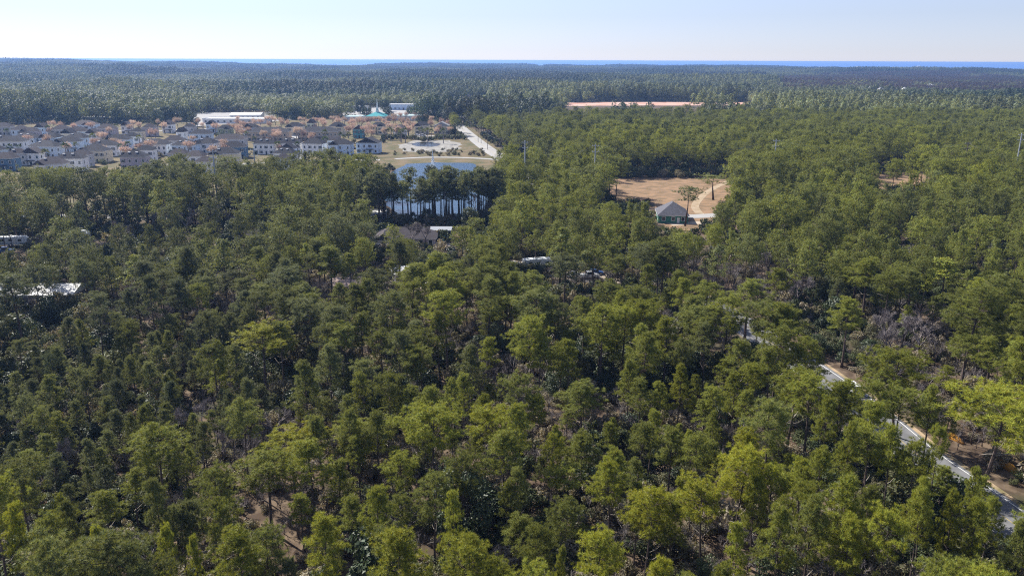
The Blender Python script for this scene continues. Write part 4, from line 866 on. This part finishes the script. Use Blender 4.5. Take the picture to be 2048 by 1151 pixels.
# ---- far white houses near the coast and in the woods
FARH = [(1598, 136, 8), (1620, 134.5, 9), (1642, 134.5, 15), (1662, 134.5, 15), (1716, 134, 12), (1838, 133, 9), (1873, 140, 12), (1893, 138, 14), (102, 130.5, 8), (430, 130, 9), (445, 129.5, 8),
        (72, 157.5, 8), (86, 157.5, 12), (103, 158, 10), (118, 158.5, 6), (139, 157.5, 9), (156, 157.5, 7), (185, 157.5, 10), (296, 155.5, 6), (1045, 137, 5), (1172, 148, 9), (1185, 145.5, 14), (1200, 148, 8), (1380, 149.5, 7), (1404, 149.5, 14), (1161, 137.5, 5), (1279, 140, 6), (1590, 137, 6), (1725, 174, 11), (1741, 174, 12), (1762, 175.5, 9), (1809, 175.5, 8), (1860, 168.5, 16), (1666, 174, 5), (900, 147, 5), (1988, 222, 8), (2026, 223, 7), (60, 136, 6), (207, 136, 5)]
FO = []
for i, (px, py, wd) in enumerate(FARH):
    zt = 19.0 if py < 142 and px > 1500 or py < 131 else 15.0; q = P(px, py - 1.0, zt); dd_ = math.hypot(q.x, q.y); zg = float(terr(q.x, q.y)); w = wd * mpp(q.x, q.y); wh = zt - 3.0 - zg
    o = empty('far_house', (q.x, q.y, zg), random.Random(i).uniform(-.3, .3)); wk = 'w' if i % 5 else 'c'
    mb = MB(); mb.box((0, 0, wh / 2), (w, min(16, w), wh), wallm(wk)); mb.build('wall', o); r = MB(); prism_roof(r, w, min(16, w), wh, 3.0, 'hip', M_WROOF if i % 3 else roofm('s'), .2); r.build('roof', o)
    for s in (-.25, .25): window(o, s * w, -min(16, w) / 2, wh - 2.2, w * .12, 2)
    o['category'] = 'house'; o['group'] = 'white houses far off in the woods'; FO.append((o, px, py, 'distant cream house' if wk == 'c' else 'distant white house'))
rank(FO, 12, '{look} rising from the far woods, {n} from left in {row}', 6)
# ------------------------------------------------------------------ single trees and shrubs that can be told apart
def plant(kind, meshes, px, py, s, look, cat, group, tone=.5, store=None, top=None, hz=None, sz=None):
    q = P(px, top, hz * s) if top else P(px, py, 0)
    if py is None or 'garden' in kind:
        for _ in range(30):
            if not any((q.x - a) ** 2 + (q.y - b) ** 2 < (r_ * .92 + (1.6 if 'maple' in kind else .5)) ** 2 for a, b, r_ in FOOT): break
            q.y -= 1.0
    o = empty(kind, (q.x, q.y, 0), random.Random(int(px * 3 + (py or top))).uniform(0, 6.28)); o.scale = (s, s, s * (sz or 1)); o['category'] = cat; o['group'] = group
    for nm, me in (('trunk', meshes[0]), ('crown', meshes[1])):
        c = bpy.data.objects.new(nm, me); sc.collection.objects.link(c); c.parent = o; c['tone'] = tone
    if store is not None: store.append((o, px, py or top, look))
    return o
ST = []
c1 = lambda u, v: (u / 4, 100 + v / 4); c2 = lambda u, v: (400 + u / 4, 100 + v / 4)
MP = [c1(*p) for p in [(1060, 585), (1255, 570), (1310, 600), (1415, 565), (1575, 560), (1620, 600), (1720, 610), (1905, 608), (735, 600), (410, 590), (480, 590), (1110, 600), (2000, 600), (1540, 600), (870, 640), (800, 680), (1830, 600), (590, 610)]]
MP += [c2(*p) for p in [(110, 600), (290, 615), (300, 655), (480, 575), (560, 585), (600, 560), (640, 560), (690, 575), (800, 555), (945, 565), (975, 560), (1000, 590), (1060, 550), (1110, 545), (1150, 560), (1200, 590), (1225, 555), (1260, 560), (1290, 575), (1330, 555), (1350, 600), (1405, 555), (1440, 545), (1480, 570), (1500, 590), (1545, 545), (1560, 530), (1600, 525), (1620, 560), (1650, 520), (1665, 590), (1700, 545), (1730, 520), (1750, 545), (1815, 530), (1850, 590), (1850, 550), (1940, 560), (1970, 590), (2000, 580), (1700, 600), (1530, 610), (1180, 630), (1330, 640), (1380, 660), (1390, 620), (880, 680), (620, 670), (930, 670), (1560, 600), (1640, 610), (1420, 590), (1290, 545)]]
rm = random.Random(5)
for _ in range(55): MP.append((rm.uniform(470, 905), rm.uniform(236, 262)))
for _ in range(30): MP.append((rm.uniform(60, 560), rm.uniform(246, 300)))
for i, (x, y) in enumerate(MP):
    s = rm.uniform(.75, 1.15); plant('red_maple', MAPLE[i % 3], x, None, s, 'pink budding maple', 'maple tree', 'pink budding maples of the estate', rm.random(), ST, top=y - 4, hz=8.0)
rank(ST, 6, '{look} among the houses, {n} from left in {row}', 2)
ST = []
PL = [c1(*p) for p in [(50, 650), (930, 600), (740, 690), (960, 760), (360, 820), (1020, 740), (520, 770), (600, 745), (75, 780), (1110, 690), (380, 625), (150, 765)]]
PL += [c2(*p) for p in [(995, 660), (1000, 700), (1125, 680), (1150, 690), (1190, 680), (780, 740), (785, 830), (430, 700), (1520, 640), (1545, 645), (1580, 640), (1610, 640), (1640, 645), (1670, 640), (1760, 640), (1790, 640), (1820, 645), (1850, 640), (1945, 650), (130, 680), (370, 670), (620, 740), (1500, 650), (1600, 660)]]
for i, (x, y) in enumerate(PL): plant('palm_tree', PALM[i % 2], x, None, rm.uniform(1.0, 1.5), 'small fan palm', 'palm tree', 'fan palms of the estate', rm.random(), ST, top=y - 2, hz=6.5)
rank(ST, 9, '{look} in the estate, {n} from left in {row}', 2)
ST = []
for i, (x, y, s) in enumerate([(556, 205, .95), (575, 203, 1.05), (590, 212, .9), (566, 222, .8), (686, 200, .85), (720, 200, 1.0), (733, 212, .85), (769, 198, .95), (775, 215, .8), (838, 205, 1.0), (858, 206, 1.0), (872, 210, .95), (883, 218, .85), (845, 222, .9), (822, 212, .8), (890, 232, .6), (905, 249, .55), (330, 212, 1.0), (352, 208, 1.1), (370, 215, 1.0), (312, 222, .9), (385, 226, .8), (30, 222, .8), (120, 222, .8), (235, 215, .95), (255, 212, .9), (270, 218, .8)]):
    plant('oak_tree', OAK[i % 2], x, None, s * 1.3, 'dark rounded evergreen oak', 'oak tree', 'rounded oaks beyond the estate', rm.uniform(.15, .6), ST, top=y, hz=11)
rank(ST, 12, '{look} beyond the houses, {n} from left in {row}', 0)
ST = []
for i, (x, y, s) in enumerate([(925, 930, 1.25), (1925, 1100, 1.0), (1560, 1095, .8), (640, 1120, .7), (300, 790, .8), (1180, 880, .7), (1120, 735, .7), (130, 940, .6), (505, 700, .8), (1440, 790, .7), (1760, 880, .7), (1865, 780, .75), (990, 650, .8), (340, 560, .8), (560, 560, .9), (1290, 690, .7), (690, 760, .6), (1640, 660, .6), (130, 460, 1.0), (460, 430, 1.0), (320, 360, 1.1), (450, 372, 1.1), (530, 400, 1.0), (940, 405, 1.15), (700, 500, .9), (250, 380, 1.0), (1420, 1120, .6), (240, 665, .7)]):
    plant('magnolia_tree', MAGN[i % 2], x, None, s, 'dark glossy broadleaf tree', 'magnolia tree', 'broadleaf evergreens among the pines', rm.uniform(.3, .8), ST, top=y, hz=8.6)
rank(ST, 110, '{look} among the pines, {n} from left in {row}', 40)
ST = []
for i, (x, y, s) in enumerate([(335, 408, .95), (300, 420, .8), (370, 425, .85), (430, 415, .95), (455, 420, .8), (240, 448, .75), (185, 480, .7), (820, 440, .95), (850, 450, .8), (610, 450, .8), (525, 470, .8), (1540, 500, .95), (1570, 520, 1.0), (1530, 550, .8), (1600, 560, .8), (1780, 625, .9), (1815, 620, .9), (1845, 650, .8), (1790, 660, .8), (400, 800, .7), (330, 830, .7), (130, 880, .6), (440, 860, .6), (950, 395, .8), (980, 400, .9), (1000, 410, .8), (1015, 415, .8), (1330, 480, .7), (1190, 440, .8), (935, 190, 1.0), (915, 188, 1.0), (890, 190, 1.0), (870, 192, 1.0), (640, 207, .9), (655, 212, .9), (670, 210, .9), (300, 330, .8), (215, 350, .9)]):
    plant('bare_tree', BARE[i % 3], x, None, s * 1.1, 'leafless grey tree', 'bare tree', 'leafless trees among the pines', .5, ST, top=y, hz=8.6)
rank(ST, 100, '{look} with fine pale twigs, {n} from left in {row}', 90)
ST = []
BSH = _b[0][0], _b[0][1]
for i in range(26):
    x = 775 + i * 6.2 + rm.uniform(-1, 1); y = 278 + rm.uniform(-2, 1) + (4 if 9 < i < 16 else 0); plant('hedge_shrub', (_b[1][0], _b[1][1]), x, y, rm.uniform(1.0, 1.7), 'round hedge shrub', 'shrub', 'hedge shrubs behind the reed bed', rm.uniform(.15, .5), ST)
for i in range(34):
    x, y = rm.uniform(790, 975), rm.uniform(300, 313); plant('hedge_shrub', (_b[i % 2][0], _b[i % 2][1]), x, y, rm.uniform(.6, 1.2), 'low brownish shrub', 'shrub', 'low shrubs between basin and path', rm.uniform(.4, .9), ST)
for i in range(150):
    x, y = rm.uniform(5, 770), rm.uniform(252, 345); plant('garden_shrub', (_b[i % 3][0], _b[i % 3][1]), x, y, rm.uniform(.7, 1.7), 'garden shrub', 'shrub', 'garden shrubs between the houses', rm.uniform(.1, .7), ST)
for i in range(30):
    x = 1215 + i * 9 + rm.uniform(-3, 3); plant('edge_shrub', (_b[(1, 3, 7)[i % 3]][0], _b[(1, 3, 7)[i % 3]][1]), x, 355 + rm.uniform(-3, 1), rm.uniform(1.1, 2.0), 'grey-green bush along the field edge', 'shrub', 'bushes along the far edge of the field', rm.uniform(.2, .9), ST)
for i in range(46):
    x, y = rm.uniform(722, 1005), rm.uniform(441, 452); j = (1, 3, 4, 7)[i % 4]; plant('bank_shrub', (_b[j][0], _b[j][1]), x, y, rm.uniform(.9, 1.7), 'bank bush by the blue pond', 'shrub', 'bushes on the near bank of the pond', rm.uniform(.2, 1), ST)
rank(ST, 12, '{look}, {n} from left in {row} of shrubs', 5)
# ------------------------------------------------------------------ poles and wires
M_POLE = mat('weathered_steel', (.40, .42, .46), .6, .4, .1, 1); M_WOOD = mat('pole_timber', (.16, .13, .11), .95, .1, .2, 1); M_WIRE = mat('wire', (.22, .22, .23), .6, .3)
def pole(px, top, h, m, label, r=.32, arms=2, name='utility_pole'):
    q = P(px, top, h); o = empty(name, (q.x, q.y, 0), 0, label, 'pole'); mb = MB(); mb.tube([(0, 0, 0), (0, 0, h)], [r, r * .55], m, 8); mb.build('shaft', o)
    for k in range(arms):
        v = MB(); v.box((0, 0, h - .8 - 2.2 * k), (2.6, .16, .16), m); a = v.build('crossarm', o)
        for s in (-1.2, 0, 1.2): w_ = MB(); w_.tube([(s, 0, h - .72 - 2.2 * k), (s, 0, h - .36 - 2.2 * k)], .07, M_TRIM, 5); w_.build('insulator', a)
    return q
PO = [pole(425, 299, 24, M_POLE, 'grey steel pole in front of the cream gabled house', .38), pole(507, 296, 24, M_POLE, 'grey steel pole right of the nearest estate houses', .38), pole(1050, 281, 24, M_POLE, 'blue-grey steel pole right of the pale road', .4), pole(1191, 288, 24, M_POLE, 'pale grey pole at the left end of the tan field'),
      pole(1553, 278, 25, M_POLE, 'tall pale pole right of the tan field', .36), pole(1937, 284, 21, M_WOOD, 'thin brown pole above the right forest'), pole(2044, 266, 27, M_POLE, 'tallest pale pole at the right edge', .36)]
HS = [24, 24, 24, 24, 25, 21, 27]
for i in range(len(PO) - 1):
    a = Vector((PO[i].x, PO[i].y, HS[i] - .4)); b = Vector((PO[i + 1].x, PO[i + 1].y, HS[i + 1] - .4)); pts = [a.lerp(b, t / 16) - Vector((0, 0, 5.0 * math.sin(PI * t / 16) ** 1)) for t in range(17)]
    mb = MB(); mb.tube(pts, .035, M_WIRE, 4); o = mb.build('power_line'); tag(o, f'thin power line, {ordn(i + 1)} span from the left between the steel poles', 'power line', 'power lines')
RP = []
for i, (x, t, h) in enumerate([(909, 221, 11), (917, 224, 11), (924, 232, 11), (956, 250, 12), (962, 252, 12), (975, 262, 12), (1000, 275, 12)]):
    RP.append(pole(x, t, h, M_WOOD, f'wooden pole beside the pale road, {ordn(i + 1)} from its far end', .17, 1, 'roadside_pole'))
for i in (0, 2, 3, 5):
    j = {0: 2, 2: 3, 3: 5, 5: 6}[i]; a = Vector((RP[i].x, RP[i].y, 10.5)); b = Vector((RP[j].x, RP[j].y, 11.3)); mb = MB(); mb.tube([a.lerp(b, t / 8) - Vector((0, 0, 1.0 * math.sin(PI * t / 8))) for t in range(9)], .03, M_WIRE, 4)
    tag(mb.build('road_wire'), f'wire along the pale road hanging from pole {ordn(i + 1)}', 'wire', 'wires along the pale road')
# ------------------------------------------------------------------ vehicles
M_RUB = mat('tyre_rubber', (.02, .02, .02), .9, .1); M_RIM = mat('wheel_rim', (.5, .5, .52), .4, .5, metallic=.6); M_LAMP = mat('lamp_glass', (.8, .8, .75), .2, .6); M_TAIL = mat('tail_lamp', (.4, .02, .02), .3, .5)
def wheelset(o, xs, y, r=.34):
    for x in xs:
        for s in (-1, 1):
            w_ = MB(); w_.tube([(x, s * (y - .11), r), (x, s * (y + .11), r)], r, M_RUB, 14); t = w_.build('wheel', o); v = MB(); v.tube([(x, s * (y + .10), r), (x, s * (y + .125), r)], r * .58, M_RIM, 10); v.build('rim', t)
def extr(mb, prof_, y, m, top=.0):
    """side outline (x, z) swept across the width, narrower by top at the upper points"""
    zs = [p[1] for p in prof_]; z0, z1 = min(zs), max(zs); n = len(prof_)
    vs = [(x, -(y - top * (z - z0) / (z1 - z0)), z) for x, z in prof_] + [(x, y - top * (z - z0) / (z1 - z0), z) for x, z in prof_]
    fs = [tuple(range(n)), tuple(range(2 * n - 1, n - 1, -1))] + [(i, i + n, (i + 1) % n + n, (i + 1) % n) for i in range(n)]; mb.add(vs, fs, m)
def car(px, py, rz, colr, label, kind='car', name='parked_car', grp='parked vehicles'):
    q = P(px, py, 0) if not isinstance(px, Vector) else px; o = empty(name, (q.x, q.y, .1), rz, label, kind, grp); m = mat('car_paint_' + colr[0], colr[1], .3, .6)
    b = MB(); g_ = MB()
    if kind == 'pickup truck':
        extr(b, [(-2.7, .35), (-2.75, 1.05), (-.7, 1.1), (-.6, 1.1), (1.35, 1.1), (2.6, .98), (2.7, .4)], .95, m, .05); extr(g_, [(-.75, 1.08), (-.6, 1.75), (.75, 1.78), (1.4, 1.08)], .86, M_GLASS, .14); b.box((.05, 0, 1.79), (1.4, 1.36, .07), m)
    elif kind == 'suv':
        extr(b, [(-2.3, .35), (-2.35, 1.1), (1.1, 1.12), (2.25, 1.0), (2.35, .4)], .93, m, .05); extr(g_, [(-2.2, 1.1), (-2.0, 1.68), (.35, 1.7), (1.15, 1.1)], .86, M_GLASS, .12); b.box((-.85, 0, 1.71), (2.5, 1.42, .07), m)
    else:
        extr(b, [(-2.2, .3), (-2.25, .85), (-1.6, .95), (1.0, .93), (2.15, .78), (2.25, .35)], .88, m, .06); extr(g_, [(-1.7, .92), (-1.1, 1.38), (.25, 1.4), (1.1, .9)], .80, M_GLASS, .16); b.box((-.45, 0, 1.41), (1.35, 1.26, .06), m)
    b.build('body', o); g_.build('windows', o); L_ = 2.22 if kind == 'car' else 2.3
    for s in (-.62, .62):
        v = MB(); v.box((L_ + .02, s, .66), (.1, .34, .16), M_LAMP); v.build('headlight', o); v = MB(); v.box((-L_ - .02, s, .74), (.08, .28, .2), M_TAIL); v.build('tail_light', o)
    wheelset(o, (-1.35, 1.4), .84); return o
C_ = {'white': ('white', (.80, .80, .80)), 'black': ('black', (.02, .02, .022)), 'blue': ('blue', (.04, .10, .30)), 'silver': ('silver', (.42, .44, .46)), 'red': ('red', (.28, .03, .03)), 'teal': ('teal', (.05, .28, .34))}
dr_ = (ROAD[4] - ROAD[5]).normalized(); rp_ = ROAD[4].lerp(ROAD[5], .55); nr = Vector((dr_.y, -dr_.x, 0)); cpos = rp_ + nr * 1.75 * (1 if nr.x > 0 else -1)
car(cpos, 0, math.atan2(dr_.y, dr_.x), C_['white'], 'white estate car driving away on the forest road', 'suv', 'moving_car', None).__setitem__('group', 'cars on the forest road')
RVm = mat('camper_shell', (.78, .82, .86), .4, .5); STR = mat('camper_stripe', (.10, .22, .40), .4, .4)
def camper(px, py, rz, label, L=8.5, shell=RVm):
    q = P(px, py, 0); o = empty('camper', (q.x, q.y, .05), rz, label, 'camper', 'parked vehicles'); b = MB()
    extr(b, [(-L / 2, .55), (-L / 2, 3.05), (L / 2 - .9, 3.1), (L / 2 - .1, 2.4), (L / 2, .6)], 1.2, shell, .03); b.build('body', o)
    s = MB(); s.box((0, -1.215, 1.1), (L * .9, .03, .22), STR); s.box((0, 1.215, 1.1), (L * .9, .03, .22), STR); s.build('stripe', o)
    for x in (-L * .3, -.2, L * .28):
        for y in (-1.21, 1.21): v = MB(); v.box((x, y, 2.05), (1.0, .05, .65), M_GLASS); v.build('window', o)
    v = MB(); v.box((L * .1, -1.225, 1.55), (.65, .04, 1.8), M_TRIM); v.build('door', o); v = MB(); v.box((-.6, 0, 3.22), (.9, .8, .28), M_TRIM); v.build('roof_vent', o); wheelset(o, (-.9, .1) if L > 7 else (0,), 1.1, .38); return o
camper(1076, 538, .25, 'pale blue-white camper parked in the pines right of centre'); camper(28, 492, .1, 'white and blue camper near the left edge among the pines', 9)
camper(160, 480, .05, 'small white camper under pines right of the left edge', 6)
car(872, 482, -PI / 2, C_['black'], 'black sport utility car under the left bay of the carport', 'suv'); car(888, 483, -PI / 2, C_['teal'], 'blue-green pickup truck under the right bay of the carport', 'pickup truck')
car(1030, 533, .4, C_['silver'], 'silver car parked left of the pale blue camper', 'car'); car(1178, 556, .2, C_['white'], 'white pickup truck farthest right in the sandy yard', 'pickup truck'); car(1190, 549, .1, C_['blue'], 'dark blue car behind the white pickup truck', 'car')
car(1146, 553, .9, C_['white'], 'white car left of the white pickup in the sandy yard', 'car'); car(50, 441, 0, C_['silver'], 'silver car on the lane at upper left under pines', 'car'); car(98, 430, .1, C_['silver'], 'silver pickup on the lane under upper left pines', 'pickup truck'); car(205, 424, .1, C_['blue'], 'blue car farthest right on the upper left lane', 'car')
car(10, 506, .3, C_['blue'], 'dark blue pickup just below the white and blue camper', 'pickup truck')
car(898, 276, 0, C_['black'], 'black pickup parked at the road corner by the estate', 'pickup truck'); car(835, 272, 0, C_['white'], 'white car parked left of the palms by the hedge', 'car'); car(846, 273, 0, C_['white'], 'white sport utility car right of the white car by the hedge', 'suv')
CP = []
for i in range(16):
    x = 898 + (i % 8) * 5.2 + rm.uniform(-.8, .8); y = 226 if i < 8 else 219; k = rm.choice(['white', 'black', 'silver', 'red', 'blue']); o = car(x, y, PI / 2 + rm.uniform(-.1, .1), C_[k], '', 'car', 'parked_car', 'cars in the shop car park'); CP.append((o, x, y, f'{k} car'))
rank(CP, 7, '{look} in the shop car park, {n} from left in {row}')
CP = []
for i in range(6):
    x = 152 + i * 7; o = car(x, 239, .1, C_[rm.choice(['white', 'silver', 'blue'])], '', 'car', 'parked_car', 'cars at the low building behind the estate'); CP.append((o, x, 239, 'car by the low white-roofed building'))
rank(CP, 30, '{look} behind the estate, {n} from left')
CP = []
for i in range(34):
    x = rm.uniform(10, 740); y = rm.uniform(262, 330); q = P(x, y, 0)
    if any((q.x - a) ** 2 + (q.y - b) ** 2 < (r_ + 2) ** 2 for a, b, r_ in FOOT): continue
    k = rm.choice(['white', 'black', 'silver', 'red', 'blue']); CP.append((car(q, 0, rm.choice([0, PI / 2, PI, .2]) + rm.uniform(-.1, .1), C_[k], '', 'car', 'parked_car', 'cars parked in the estate'), x, y, f'{k} car parked among the houses'))
rank(CP, 12, '{look}, {n} from left in {row}')
# ------------------------------------------------------------------ fountain
M_SPRAY = mat('water_spray', (.88, .92, .95), .6, .3); fq = P(866, 338, 0); rg = np.random.default_rng(77); n = 1500
tt = rg.uniform(0, 1, n) ** .8; zz = 10.0 * (1 - tt); rr = .10 + 2.1 * tt ** 1.8; aa = rg.uniform(0, 6.28, n); rr = rr * rg.uniform(.1, 1, n)
Cn = np.stack([rr * np.cos(aa), rr * np.sin(aa), zz + .2], 1); V = leaves(Cn, unit(rg.normal(size=Cn.shape)), rg.uniform(.08, .26, n), rg, 1.6)
o = empty('fountain', (fq.x, fq.y, .1), 0, 'tall white water jet of the pond fountain', 'fountain'); c = bpy.data.objects.new('water_jet', np_mesh('water_jet', V, np.arange(len(V)).reshape(-1, 4), [M_SPRAY])); sc.collection.objects.link(c); c.parent = o
v = MB(); v.tube([(0, 0, -.05), (0, 0, .22)], .8, M_METAL, 14); v.build('float', o)
# orange clay bank beside the road
ob = MB(); M_OR = mat('orange_clay', (.55, .27, .05), .95, .1, .25, 1.0)
for (pts2, nm) in (([(1893, 866), (1908, 876), (1926, 888)], 'short orange clay bank beside the road, far piece'), ([(1972, 910), (1995, 922), (2020, 938), (2040, 952)], 'orange clay bank right of the big roadside pine')):
    ob = MB(); w_ = [P(*p) for p in pts2]; ob.tube([(p.x, p.y, .1) for p in w_], [.25] + [.75] * (len(w_) - 2) + [.25], M_OR, 8); o = ob.build('clay_bank', smooth=True); tag(o, nm, kind='structure')
# ------------------------------------------------------------------ air
hz = MB(); hm = bpy.data.materials.new('haze'); nt, N, L = nodes_of(hm); N.remove(N['Principled BSDF'])
pv = N.new('ShaderNodeVolumePrincipled'); pv.inputs['Color'].default_value = (.30, .52, 1.0, 1); pv.inputs['Density'].default_value = 1.0e-4; pv.inputs['Anisotropy'].default_value = .3
L.new(pv.outputs[0], N['Material Output'].inputs['Volume'])
try: hm.cycles.homogeneous_volume = True
except Exception: pass
hz.box((0, 15000, 27.3), (70000, 34000, 60), hm); o = hz.build('haze'); tag(o, 'thin blue air over the whole place', kind='stuff')
